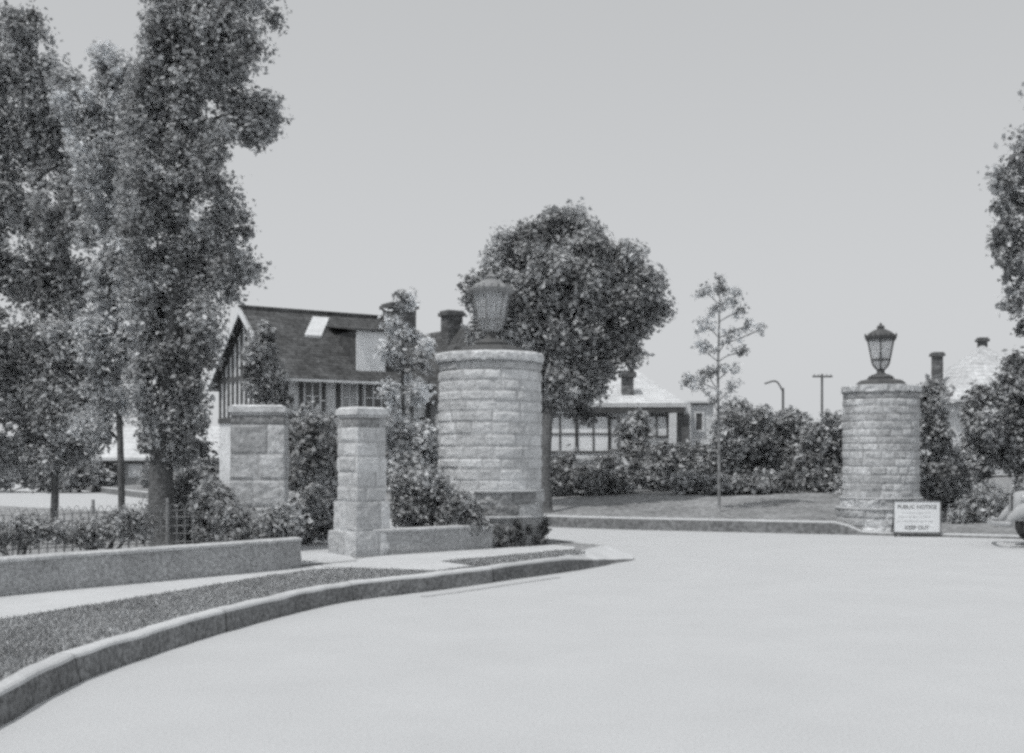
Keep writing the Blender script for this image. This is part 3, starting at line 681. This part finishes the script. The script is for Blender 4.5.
far_shrub('dark bush pressed against the mottled round pillar', 31.4, [(822, 436, 20, 20), (816, 464, 22, 22), (838, 455, 14, 30), (826, 480, 22, 12), (830, 420, 12, 10), (832, 498, 10, 16, -1.2)], 6400, 'leafdark')
far_shrub('low dark edging bush at the foot of the hedge row', 30.6, [(720, 484, 24, 9), (750, 484, 24, 9), (780, 484, 24, 9), (690, 484, 20, 9)], 3800, 'leafdark')
# right of the right pillar
GR = 'shrubs right of the notice board'
def right_shrub(label, Y, items, nleaf, lm='leafmid', ls=.11, name='shrub', z=.3, **k):
    return shrub(label, 'shrub', (X_at(items[0][0], Y), Y, z), pblobs(Y, items), .24, nleaf, ls, M[lm], GR, name, **k)
right_shrub('tall narrow dark evergreen close behind the right pillar', 26.4, [(930, 480, 16, 24), (932, 440, 17, 28), (930, 410, 13, 22), (934, 390, 7, 10), (938, 460, 11, 28), (924, 394, 7, 8)], 7000, 'leafdark', .10, 'evergreen')
right_shrub('grey feathery bush between the evergreen and the tall hedge', 27.0, [(958, 478, 14, 20), (954, 456, 9, 20), (962, 500, 16, 16), (944, 500, 14, 18)], 3800)
right_shrub('tall ragged hedge bush below the hip roofed house', 28.2, [(984, 432, 14, 26), (974, 418, 8, 20), (978, 464, 18, 26), (990, 400, 9, 14), (976, 396, 5, 10)], 7000, 'leafmid')
right_shrub('massive hedge bush at the right edge behind the car', 28.8, [(1014, 400, 24, 30), (1018, 368, 12, 12), (1008, 440, 24, 30), (1040, 420, 30, 50), (1004, 384, 9, 10), (1024, 450, 22, 30)], 9500, 'leafmid', tone_mid=.45)
right_shrub('low pale bush before the hedge left of the car', 25.2, [(990, 500, 18, 18), (975, 512, 16, 12), (1000, 516, 18, 12), (958, 518, 12, 9)], 2600, 'leafmid', .09, z=.1)
right_shrub('dark low bush at the right end of the row behind the car', 25.6, [(1024, 505, 22, 20), (1040, 500, 20, 24)], 2200, 'leafdark', .1, z=.1)

# ------------------------------------------------------------------ houses
class Frame:
    """a house's own axes: u along its front, w into depth"""
    def __init__(s, x, y, z, ang): s.o = Vector((x, y, z)); s.a = ang; s.u = Vector((math.cos(ang), math.sin(ang), 0)); s.w = Vector((-math.sin(ang), math.cos(ang), 0))
    def p(s, u, w, z): return s.o + s.u * u + s.w * w + Vector((0, 0, z))
    def box(s, mb, u0, u1, w0, w1, z0, z1, tone=.5, mi=0):
        c = s.p((u0 + u1) / 2, (w0 + w1) / 2, (z0 + z1) / 2); mb.box(c, (u1 - u0, w1 - w0, z1 - z0), s.a, tone, mi)
    def poly(s, mb, pts, tone=.5, mi=0): mb.add([s.p(*q) for q in pts], [tuple(range(len(pts)))], tone, mi)
    def slab(s, mb, pts, th, tone=.5, rows=0):
        n = len(pts); a = [s.p(*q) for q in pts]; b = [q - Vector((0, 0, th)) for q in a]
        mb.add(a + b, [tuple(range(n)), tuple(range(2 * n - 1, n - 1, -1))] + [(i, i + n, (i + 1) % n + n, (i + 1) % n) for i in range(n)], tone)
def window(F, t, u0, u1, z0, z1, w, nu, nz, fm, pm, proud=.05, side=None):
    """window on the front wall plane w (or, with side, on the left end wall)"""
    fr = MB(); pn = MB(); e = .07
    def bx(mb, a0, a1, b0, b1, d0, d1):
        if side is None: F.box(mb, a0, a1, w - d1, w - d0, b0, b1)
        else: F.box(mb, side - d1, side - d0, a0, a1, b0, b1)
    bx(fr, u0 - e, u1 + e, z1, z1 + e, 0, proud); bx(fr, u0 - e, u1 + e, z0 - e, z0, 0, proud + .04); bx(fr, u0 - e, u0, z0, z1, 0, proud); bx(fr, u1, u1 + e, z0, z1, 0, proud)
    for k in range(1, nu): x = u0 + (u1 - u0) * k / nu; bx(fr, x - .025, x + .025, z0, z1, .012, proud - .006)
    for k in range(1, nz): x = z0 + (z1 - z0) * k / nz; bx(fr, u0, u1, x - .022, x + .022, .010, proud - .01)
    f = fr.build('window', fm, t); bx(pn, u0, u1, z0, z1, .002, .008); pn.build('pane', pm, f); return f
def shingle_slab(F, mb, a, b, c, d, rows, th=.12, lift=.018):
    """roof plane a-b (eave) to d-c (ridge) as overlapping courses"""
    a, b, c, d = (F.p(*q) for q in (a, b, c, d)); up = Vector((0, 0, 1))
    for k in range(rows):
        t0, t1 = k / rows, (k + 1.15) / rows; t1 = min(t1, 1)
        segs = 14
        for j in range(segs):
            s0, s1 = j / segs, (j + 1) / segs
            def pt(t_, s_): return a.lerp(d, t_).lerp(b.lerp(c, t_), s_)
            p = [pt(t0, s0) + up * lift, pt(t0, s1) + up * lift, pt(t1, s1), pt(t1, s0)]; q = [pt(t0, s0) - up * (th if k == 0 else .0), pt(t0, s1) - up * (th if k == 0 else .0)]
            mb.add(p + q, [(0, 1, 2, 3), (4, 5, 1, 0)], random.random())

# --- half-timbered house
A33 = R(33); HX, HY = X_at(283, 42), 42.0
F = Frame(HX, HY, .3, A33); EV = Z_at(372, 42) - .3; RZ = Z_at(308, 44.9) - .3; W = 7.0; L = 6.1
T = thing('timbered_house', (HX, HY, .3), 'half-timbered stucco house with steep dark roof behind the footpath gate', 'house')
mb = MB(); F.box(mb, 0, L, .001, W, -.6, EV); F.poly(mb, [(0, 0.002, EV), (0, W / 2, RZ - .12), (0, W, EV)]); F.poly(mb, [(L, W, EV), (L, W / 2, RZ - .12), (L, 0.002, EV)]); mb.build('wall', M['stucco'], T)
rf = MB(); ov = .45; k = (RZ - EV) / (W / 2)
shingle_slab(F, rf, (-.4, -ov, EV - ov * k + .12), (L + .3, -ov, EV - ov * k + .12), (L + .3, W / 2, RZ), (-.4, W / 2, RZ), 26)
shingle_slab(F, rf, (L + .3, W + ov, EV - ov * k + .12), (-.4, W + ov, EV - ov * k + .12), (-.4, W / 2, RZ), (L + .3, W / 2, RZ), 12)
F.box(rf, -.42, L + .3, W / 2 - .12, W / 2 + .12, RZ - .05, RZ + .09)
roof = rf.build('roof', M['roofdark'], T)
mb = MB()
for sgn in (0, 1):      # pale barge boards of the left gable
    e0 = (-.44, -ov if sgn == 0 else W + ov, EV - ov * k - .16); e1 = (-.44, W / 2, RZ - .26)
    mb.add([F.p(*e0), F.p(*e1), F.p(e1[0], e1[1], e1[2] + .34), F.p(e0[0], e0[1], e0[2] + .34)], [(0, 1, 2, 3)]); mb.add([F.p(e0[0] + .05, e0[1], e0[2]), F.p(e1[0] + .05, e1[1], e1[2]), F.p(e1[0] + .05, e1[1], e1[2] + .34), F.p(e0[0] + .05, e0[1], e0[2] + .34)], [(0, 1, 2, 3)])
mb.build('barge_board', M['white'], T)
mb = MB()               # timbers of the gable end and the front
for i in range(14):
    w0 = .1 + i * (W - .35) / 13; top = EV + (RZ - EV - .3) * (1 - abs(w0 - W / 2) / (W / 2)); F.box(mb, -.055, -.004, w0, w0 + .17, EV - 1.5, top)
F.box(mb, -.065, -.003, 0, W, EV - 1.72, EV - 1.5); F.box(mb, -.06, -.0025, 0, W, EV - .05, EV + .12)
for u in (.02, .62, 1.5, 2.1, 3.0, 4.4, 5.2, 5.9): F.box(mb, u, u + .16, -.055, -.003, EV - 1.55, EV - .2)
F.box(mb, 0, L, -.065, -.002, EV - 1.75, EV - 1.55)
mb.build('timber_framing', M['timber'], T)
window(F, T, .85, 1.42, EV - 1.35, EV - .35, 0, 2, 2, M['white'], M['pane'])
window(F, T, 2.35, 2.92, EV - 1.35, EV - .35, 0, 2, 2, M['white'], M['blind'])
window(F, T, 3.3, 4.3, EV - 1.35, EV - .35, 0, 3, 2, M['white'], M['pane'])
window(F, T, .8, 2.2, 0.6, 1.9, 0, 3, 2, M['white'], M['pane'])
window(F, T, 3.2, 4.6, 0.6, 1.9, 0, 3, 2, M['white'], M['pane'])
mb = MB(); F.box(mb, -.1, L, -.6, -ov - .01, EV - ov * k - .0, EV - ov * k + .09)
mb.build('gutter', M['white'], T)
# skylight on the front roof plane
sk = MB(); n_ = Vector((0, 0, .10)); u0, u1 = 1.75, 2.45
def rp(u, f): w = -ov + (W / 2 + ov) * f; return F.p(u, w, EV - ov * k + .12 + (RZ - EV + ov * k - .12) * f)
q = [rp(u0 - .1, .60), rp(u1 - .1, .60), rp(u1 + .75, .90), rp(u0 + .75, .90)]; sk.add([p + n_ for p in q] + q, [(0, 1, 2, 3), (0, 4, 5, 1), (1, 5, 6, 2), (2, 6, 7, 3), (3, 7, 4, 0)]); sk.build('skylight', M['white'], roof)
# white dormer
dm = MB(); u0, u1 = 3.0, 4.2; zt = EV + 1.72; F.box(dm, u0, u1, .14, 2.3, EV - .18, zt); dorm = dm.build('dormer', M['roofdark'], roof)
dm = MB(); F.box(dm, u0 - .01, u1 + .01, .10, .137, EV - .18, zt + .03); dm.build('dormer_front', M['screen'], roof)
dm = MB(); F.slab(dm, [(u0 - .15, -.05, zt + .06), (u1 + .15, -.05, zt + .06), (u1 + .15, 2.6, zt + .45), (u0 - .15, 2.6, zt + .45)], .08); dm.build('dormer_roof', M['roofdark'], roof)
# big chimney at the right gable and a second beyond
def chimney(F, par, u, w, wu, ww, z0, z1):
    c = MB(); perim = square(*F.p(u, w, 0)[:2], wu, ww, F.a, .06); masonry(c, perim, F.o.z + z0, F.o.z + z1, (.1, .12), .3, .012, .01, int(u * 7), step=.05, top=True)
    F.box(c, u - wu / 2 - .09, u + wu / 2 + .09, w - ww / 2 - .09, w + ww / 2 + .09, z1 - .02, z1 + .12, .2); F.box(c, u - wu / 2 - .03, u + wu / 2 + .03, w - ww / 2 - .03, w + ww / 2 + .03, z1 + .12, z1 + .2, .4)
    return c.build('chimney', M['brick'], par)
chimney(F, roof, 6.0, 2.4, 1.1, .9, EV - .5, Z_at(309, 47.3) - .3)
# right cross wing with its gable to the street
w1, wz = 3.9, 7.15
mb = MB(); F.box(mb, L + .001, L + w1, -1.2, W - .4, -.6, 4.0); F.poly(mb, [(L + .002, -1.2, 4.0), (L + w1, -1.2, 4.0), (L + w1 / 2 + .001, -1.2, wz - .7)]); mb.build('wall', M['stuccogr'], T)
rf = MB(); kk = (wz - .6 - 4.0) / (w1 / 2)
shingle_slab(F, rf, (L - .3, W - .4, 4.0 - .3 * kk + .1), (L - .3, -1.55, 4.0 - .3 * kk + .1), (L + w1 / 2, -1.55, wz - .5), (L + w1 / 2, W - .4, wz - .5), 16)
shingle_slab(F, rf, (L + w1 + .3, -1.55, 4.0 - .3 * kk + .1), (L + w1 + .3, W - .4, 4.0 - .3 * kk + .1), (L + w1 / 2, W - .4, wz - .5), (L + w1 / 2, -1.55, wz - .5), 16)
roof2 = rf.build('roof', M['roofdark'], T)
mb = MB()
for i in range(9):
    u = L + .02 + i * (w1 - .2) / 8; top = 4.0 + (wz - .75 - 4.0) * max(0, 1 - abs(u + .08 - L - w1 / 2) / (w1 / 2)); F.box(mb, u, u + .15, -1.26, -1.203, 2.7, top)
for z in (2.55, 3.4, 4.0): F.box(mb, L, L + w1, -1.27, -1.202, z, z + .15)
mb.build('timber_framing', M['timber'], T)
window(F, T, L + 1.1, L + 2.6, .7, 2.2, -1.2, 3, 2, M['white'], M['blind'])
window(F, T, L + 1.4, L + 2.4, 2.8, 3.35, -1.2, 2, 1, M['white'], M['pane'])
chimney(F, roof2, L + 1.7, 1.2, .7, .6, 3.4, Z_at(317, 47.6) - .3)

# --- white bungalow
BY = 38.0; F = Frame(X_at(516, BY), BY, FAR, R(-2)); BW = 5.75; BE = Z_at(404, BY) - FAR; BR = Z_at(367, BY + 4) - FAR
T = thing('bungalow', tuple(F.o), 'low white bungalow with pale hip roof and glazed porch beyond the lawn', 'house')
mb = MB(); F.box(mb, 0, BW, .0, 8, -.5, BE); mb.build('wall', M['white'], T)
rf = MB(); o_ = .22
shingle_slab(F, rf, (-o_, -o_, BE), (BW - .2, -o_, BE), (BW - 1.7, 4, BR), (1.3, 4, BR), 16)
shingle_slab(F, rf, (BW - .2, -o_, BE), (BW + o_ - .1, 8 + o_, BE), (BW - 1.7, 4.01, BR), (BW - 1.7, 4, BR), 16)
shingle_slab(F, rf, (-o_, 8 + o_, BE), (-o_, -o_, BE), (1.3, 4, BR), (1.3, 4.01, BR), 12)
shingle_slab(F, rf, (BW + o_, 8 + o_, BE), (-o_, 8 + o_, BE), (1.3, 4.01, BR), (BW - 1.7, 4.01, BR), 8)
roof = rf.build('roof', M['roofpale'], T)
mb = MB(); F.box(mb, -.2, BW - .22, -.2, -.003, BE - .30, BE - .125); mb.build('eave', M['timber'], T)
for u in (.95, 2.05):
    window(F, T, u, u + 1.0, BE - 1.55, BE - .42, 0, 2, 2, M['timber'], M['screen'])
window(F, T, 3.1, 3.35, BE - 1.5, BE - .5, 0, 1, 2, M['timber'], M['stucco'])
mb = MB(); F.box(mb, .6, 3.5, -.16, -.003, BE - 1.82, BE - 1.70); mb.build('sill', M['white'], T)
window(F, T, 4.3, 4.95, BE - 1.05, BE - .42, 0, 2, 1, M['timber'], M['stucco'])
mb = MB(); F.box(mb, 5.02, 5.26, -.22, -.004, -.5, BE - .31); mb.build('column', M['white'], T)
mb = MB(); F.box(mb, 5.28, 5.7, -.03, -.003, .2, BE - .33); mb.build('door', M['wood'], T)
mb = MB(); F.box(mb, BW + .003, BW + .8, .4, 4, -.5, BE - .02); mb.build('wing', M['white'], T)
mb = MB(); F.slab(mb, [(BW - .1, .25, BE + .1), (BW + .95, .25, BE + .1), (BW + .95, 4.3, BE + .16), (BW - .1, 4.3, BE + .16)], .07); mb.build('wing_roof', M['roofpale'], T)
window(F, T, BW + .22, BW + .42, BE - .85, BE - .3, .4, 1, 1, M['white'], M['pane'])
c = F.p(3.65, 1.6, 0); chimney(F, roof, 3.72, .8, .4, .4, BE, Z_at(377, BY + .8) - FAR)

# --- hip-roofed house at the right
HYr = 60.0; F = Frame(X_at(955, HYr), HYr, .6, R(4)); HW = 5.9; HE = Z_at(400, HYr) - .6; HR = Z_at(345, HYr + 3) - .6
T = thing('hip_roofed_house', tuple(F.o), 'two storey house with pale hip roof and two chimneys above the right hedge', 'house')
mb = MB(); F.box(mb, 0, HW, 0, 6, -.5, HE); mb.build('wall', M['stucco'], T)
rf = MB(); o_ = .5
ap = (HW / 2 + .05, 3, HR); ap0 = (HW / 2 - .05, 3, HR)
shingle_slab(F, rf, (-o_, -o_, HE), (HW + o_, -o_, HE), ap, ap0, 14); shingle_slab(F, rf, (HW + o_, -o_, HE), (HW + o_, 6 + o_, HE), ap, ap, 12)
shingle_slab(F, rf, (-o_, 6 + o_, HE), (-o_, -o_, HE), ap0, ap0, 12); shingle_slab(F, rf, (HW + o_, 6 + o_, HE), (-o_, 6 + o_, HE), ap0, ap, 8)
roof = rf.build('roof', M['roofmid'], T)
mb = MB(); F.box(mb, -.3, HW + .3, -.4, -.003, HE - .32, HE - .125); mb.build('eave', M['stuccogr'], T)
for u in (.7, 2.4, 4.2): window(F, T, u, u + .9, HE - 1.75, HE - .55, 0, 2, 2, M['white'], M['pane'])
for u in (.7, 4.2): window(F, T, u, u + .9, .8, 2.0, 0, 2, 2, M['white'], M['pane'])
chimney(F, roof, .22, 2.6, .46, .46, HE, Z_at(356, HYr + 2.6) - .6)
chimney(F, roof, HW / 2 + .1, 3.2, .4, .4, HR - .3, Z_at(341, HYr + 3.2) - .6)

# --- low cottages far left
GC = 'low pale roofed outbuildings far left'
def cottage(label, px0, px1, Y, ze, zr, rot, seed):
    F = Frame(X_at(px0, Y), Y, .15, rot); w = (px1 - px0) / FOC * Y; T = thing('cottage', tuple(F.o), label, 'outbuilding', GC)
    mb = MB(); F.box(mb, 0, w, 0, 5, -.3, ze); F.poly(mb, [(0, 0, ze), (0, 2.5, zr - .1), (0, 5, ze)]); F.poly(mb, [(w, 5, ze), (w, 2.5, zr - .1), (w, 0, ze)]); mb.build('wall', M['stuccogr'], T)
    rf = MB(); shingle_slab(F, rf, (-.3, -.4, ze - .1), (w + .3, -.4, ze - .1), (w + .3 - seed, 2.5, zr), (-.3 + seed, 2.5, zr), 8); shingle_slab(F, rf, (w + .3, 5.4, ze - .1), (-.3, 5.4, ze - .1), (-.3 + seed, 2.5, zr), (w + .3 - seed, 2.5, zr), 5); rf.build('roof', M['roofpale'], T)
    mb = MB(); F.box(mb, -.2, w + .2, -.36, -.003, ze - .34, ze - .24); mb.build('eave', M['timber'], T)
    window(F, T, w * .58, w * .58 + .5, ze - .95, ze - .45, 0, 1, 1, M['white'], M['white']); window(F, T, w * .2, w * .2 + .8, ze - 1.0, ze - .45, 0, 2, 1, M['timber'], M['pane'])
cottage('low pale roofed outbuilding seen left of the tallest poplar trunk', 92, 158, 54, 1.55, 2.95, R(0), 1.1)
cottage('low pale roofed outbuilding seen between poplar trunk and squat pillar', 186, 246, 52, 1.5, 2.95, R(8), .9)
def back_shrub(label, Y, items, nleaf, lm='leafmid'):
    return shrub(label, 'shrub', (X_at(items[0][0], Y), Y, .05), pblobs(Y, items), .45, nleaf, .2, M[lm], 'bushes beyond the street at the left')
back_shrub('dark bush beyond the street, farthest left', 54, [(10, 470, 26, 16), (40, 476, 24, 14), (-20, 468, 26, 20)], 3400)
back_shrub('dark bush beyond the street left of the outbuilding', 53, [(78, 474, 20, 14), (60, 480, 18, 10), (95, 478, 16, 11)], 2600)
back_shrub('dark bush before the outbuildings, nearest the poplar trunk', 50, [(190, 478, 24, 14), (215, 474, 18, 16), (160, 482, 18, 10)], 3000, 'leafdark')
back_shrub('dark hedge bush behind the squat gate pillar', 36, [(300, 440, 26, 20), (270, 470, 30, 26), (320, 470, 26, 24), (340, 440, 18, 14)], 5200, 'leafdark')
back_shrub('loose bush in the garden of the half-timbered house', 37, [(384, 440, 24, 18), (410, 450, 20, 18), (362, 455, 18, 18)], 4000)

# ------------------------------------------------------------------ poles
def pole(label, px, py_top, Y, arms, lamp=False):
    x = X_at(px, Y); zt = Z_at(py_top, Y); t = thing('utility_pole', (x, Y, .3), label, 'pole')
    mb = MB(); mb.tube([(x, Y, .2), (x, Y, zt)], [.11, .08], 8); mb.build('post', M['wood'], t)
    for dz, w in arms:
        mb = MB(); mb.box((x, Y - .14, zt - dz), (w, .12, .13)); mb.build('crossarm', M['wood'], t)
        for q in (-.42, -.2, .2, .42):
            mb = MB(); mb.tube([(x + q * w, Y - .14, zt - dz + .066), (x + q * w, Y - .14, zt - dz + .19)], .035, 6); mb.build('insulator', M['stuccogr'], t)
    if lamp:
        mb = MB(); mb.tube(smooth_path([(x, Y - .12, zt - .3), (x - .5, Y - .12, zt + .45), (x - 1.3, Y - .12, zt + .3)], 5), .06, 6); mb.build('bracket', M['wood'], t)
    return t
pole('wooden utility pole with a crossarm far beyond the hedge', 822, 374, 88, [(.2, 1.5)])
pole('short dark pole with a curved bracket above the hedge', 783, 388, 80, [], True)

# ------------------------------------------------------------------ car at the right edge (1930s sedan, only its nose in view)
ca = R(162); cx0, cy0 = 10.95, 20.5
T = thing('parked_car', (cx0, cy0, 0), 'old car whose pale rounded front shows at the right edge', 'car')
cd = Vector((math.cos(ca), math.sin(ca), 0)); cs_ = Vector((-math.sin(ca), math.cos(ca), 0)); c0 = Vector((cx0, cy0, 0))
def cp(a, b, z): return c0 + cd * a + cs_ * b + Vector((0, 0, z))
def loft(name, secs, m, par, smooth=True, exp=2.6):
    mb = MB(); n = 20; vs, fs = [], []
    for a, hw, z0, z1, b0 in secs:
        for k in range(n):
            t_ = 2 * math.pi * k / n; c_, s_ = math.cos(t_), math.sin(t_)
            vs.append(cp(a, b0 + hw * math.copysign(abs(c_) ** (2 / exp), c_), (z0 + z1) / 2 + (z1 - z0) / 2 * math.copysign(abs(s_) ** (2 / exp), s_)))
    for i in range(len(secs) - 1):
        for k in range(n): fs.append((i * n + k, i * n + (k + 1) % n, (i + 1) * n + (k + 1) % n, (i + 1) * n + k))
    fs += [tuple(range(n)), tuple(range((len(secs) - 1) * n, len(secs) * n))]
    mb.add(vs, fs); return mb.build(name, m, par, smooth=smooth)
loft('body', [(-2.1, .45, .5, .8, 0), (-1.95, .66, .4, 1.05, 0), (-1.3, .76, .36, 1.12, 0), (.3, .76, .36, 1.12, 0), (.75, .55, .4, 1.1, 0), (1.5, .38, .42, 1.05, 0), (1.82, .3, .45, .98, 0), (1.88, .2, .5, .9, 0)], M['paint'], T)
cab = loft('cabin', [(-1.75, .5, 1.0, 1.15, 0), (-1.35, .62, 1.0, 1.5, 0), (-.7, .66, 1.0, 1.68, 0), (.2, .64, 1.0, 1.66, 0), (.62, .6, 1.0, 1.35, 0), (.75, .55, 1.0, 1.1, 0)], M['paint'], T)
for b in (-1, 1):
    for u0, u1 in ((-1.15, -.5), (-.4, .35)):
        mb = MB(); mb.add([cp(u0, b * .672, 1.18), cp(u1, b * .672, 1.18), cp(u1 - .06, b * .64, 1.52), cp(u0 + .06, b * .64, 1.52)], [(0, 1, 2, 3)]); mb.build('window', M['pane'], T)
    loft('fender', [(.75, .1, .28, .40, b * .62), (1.0, .15, .36, .66, b * .64), (1.3, .17, .52, .84, b * .65), (1.6, .17, .58, .86, b * .64), (1.85, .15, .50, .76, b * .63), (2.0, .10, .40, .58, b * .62), (2.05, .04, .40, .48, b * .62)], M['paint'], T)
    loft('fender', [(-2.2, .06, .34, .44, b * .68), (-2.0, .13, .42, .70, b * .68), (-1.6, .16, .60, .84, b * .68), (-1.2, .15, .5, .74, b * .68), (-.9, .1, .3, .42, b * .68)], M['paint'], T)
    mb = MB(); mb.lathe([(.02, -.1), (.09, -.06), (.115, .02), (.1, .05), (.0, .06)], (0, 0, 0), 14); mb.v = [cp(1.72 + v[2], b * .42 + v[0], .86 + v[1]) for v in mb.v]; mb.build('headlight', M['chrome'], T, smooth=True)
    for a in (1.42, -1.55):
        mb = MB(); mb.lathe([(.19, -.07), (.30, -.085), (.34, -.05), (.345, 0), (.34, .05), (.30, .085), (.19, .07)], (0, 0, 0), 24, cap=False); mb.v = [cp(a + v[0], b * .66 + v[2], .345 + v[1]) for v in mb.v]
        wh = mb.build('wheel', M['rubber'], T, smooth=True)
        mb = MB(); mb.lathe([(.0, -.05), (.06, -.085), (.10, -.06), (.19, -.055), (.19, .055), (.10, .06), (.06, .085), (.0, .05)], (0, 0, 0), 20, cap=False); mb.v = [cp(a + v[0], b * .66 + v[2], .345 + v[1]) for v in mb.v]; mb.build('rim', M['chrome'], wh, smooth=True)
    mb = MB(); mb.add([], []); mb.box(cp(-.1, b * .74, .34), (1.7, .24, .04), ca); mb.build('running_board', M['rubber'], T)
mb = MB(); mb.tube(smooth_path([cp(1.98, -.88, .43), cp(2.2, -.6, .43), cp(2.26, 0, .43), cp(2.2, .6, .43), cp(1.98, .88, .43)], 5), .045, 8); mb.build('bumper', M['chrome'], T, smooth=True)
mb = MB(); mb.tube(smooth_path([cp(-2.1, -.8, .43), cp(-2.3, 0, .43), cp(-2.1, .8, .43)], 5), .04, 8); mb.build('bumper', M['chrome'], T, smooth=True)
mb = MB(); mb.box(cp(1.895, 0, .7), (.03, .34, .42), ca)
for q in range(-3, 4): mb.box(cp(1.915, q * .05, .7), (.02, .016, .42), ca, mi=1)
mb.build('grille', [M['rubber'], M['chrome']], T)

# drop helper data
for o in bpy.data.objects:
    if '_base' in o: del o['_base']

# ------------------------------------------------------------------ light
SUN_AZ = (-0.72, -0.69); SUN_EL = R(63)
d = Vector((SUN_AZ[0], SUN_AZ[1], 0)).normalized() * math.cos(SUN_EL) + Vector((0, 0, math.sin(SUN_EL)))
sun = bpy.data.lights.new('sun', 'SUN'); sun.energy = 2.4; sun.angle = R(1.0); sun.color = (1.0, .985, .965)
so = bpy.data.objects.new('sun', sun); col.objects.link(so); so.rotation_euler = (-d).to_track_quat('-Z', 'Y').to_euler()
w = bpy.data.worlds.new('World'); scene.world = w; w.use_nodes = True
nt = w.node_tree; N = nt.nodes; Lk = nt.links; bg = N['Background']
sky = N.new('ShaderNodeTexSky'); sky.sky_type = 'NISHITA'; sky.sun_disc = False; sky.sun_elevation = SUN_EL
sky.sun_rotation = math.atan2(d.x, d.y); sky.dust_density = 6; sky.air_density = 1.0
bw = N.new('ShaderNodeRGBToBW'); Lk.new(sky.outputs[0], bw.inputs[0])
# hazy white sky: the clear-sky gradient thinned by bright haze, grey as in the old print
mx = N.new('ShaderNodeMix'); mx.data_type = 'FLOAT'; mx.inputs[0].default_value = 0.86; Lk.new(bw.outputs[0], mx.inputs[2]); mx.inputs[3].default_value = 6.55
tc = N.new('ShaderNodeTexCoord'); sp = N.new('ShaderNodeSeparateXYZ'); Lk.new(tc.outputs['Generated'], sp.inputs[0])
hz = N.new('ShaderNodeMapRange'); hz.interpolation_type = 'SMOOTHSTEP'; hz.inputs[1].default_value = 0.0; hz.inputs[2].default_value = 0.5; hz.inputs[3].default_value = 1.09; hz.inputs[4].default_value = 0.90
Lk.new(sp.outputs[2], hz.inputs[0]); hm = N.new('ShaderNodeMath'); hm.operation = 'MULTIPLY'; Lk.new(mx.outputs[0], hm.inputs[0]); Lk.new(hz.outputs[0], hm.inputs[1])
cc = N.new('ShaderNodeCombineColor')
for i, k in enumerate((.975, .997, 1.018)):
    mm = N.new('ShaderNodeMath'); mm.operation = 'MULTIPLY'; mm.inputs[1].default_value = k; Lk.new(hm.outputs[0], mm.inputs[0]); Lk.new(mm.outputs[0], cc.inputs[i])
Lk.new(cc.outputs[0], bg.inputs['Color']); bg.inputs['Strength'].default_value = 0.1

# ------------------------------------------------------------------ camera
cam = bpy.data.cameras.new('camera'); cam.sensor_width = 36; cam.lens = FOC / 1024 * 36; cam.shift_y = (HZ - 376.5) / 1024; cam.clip_end = 5000; cam.clip_start = .1
co = bpy.data.objects.new('camera', cam); col.objects.link(co); co.location = (0, 0, EYE); co.rotation_euler = (R(90), 0, 0); scene.camera = co
scene.render.resolution_x = 1024; scene.render.resolution_y = 753
scene.view_settings.view_transform = 'Standard'; scene.view_settings.look = 'None'; scene.view_settings.exposure = 0
scene.render.engine = 'CYCLES'; scene.cycles.pixel_filter_type = 'BLACKMAN_HARRIS'; scene.cycles.filter_width = 3.1
scene.cycles.use_adaptive_sampling = True; scene.cycles.adaptive_threshold = 0.05; scene.cycles.adaptive_min_samples = 16
scene.cycles.use_denoising = False
scene.cycles.max_bounces = 6; scene.cycles.transparent_max_bounces = 8
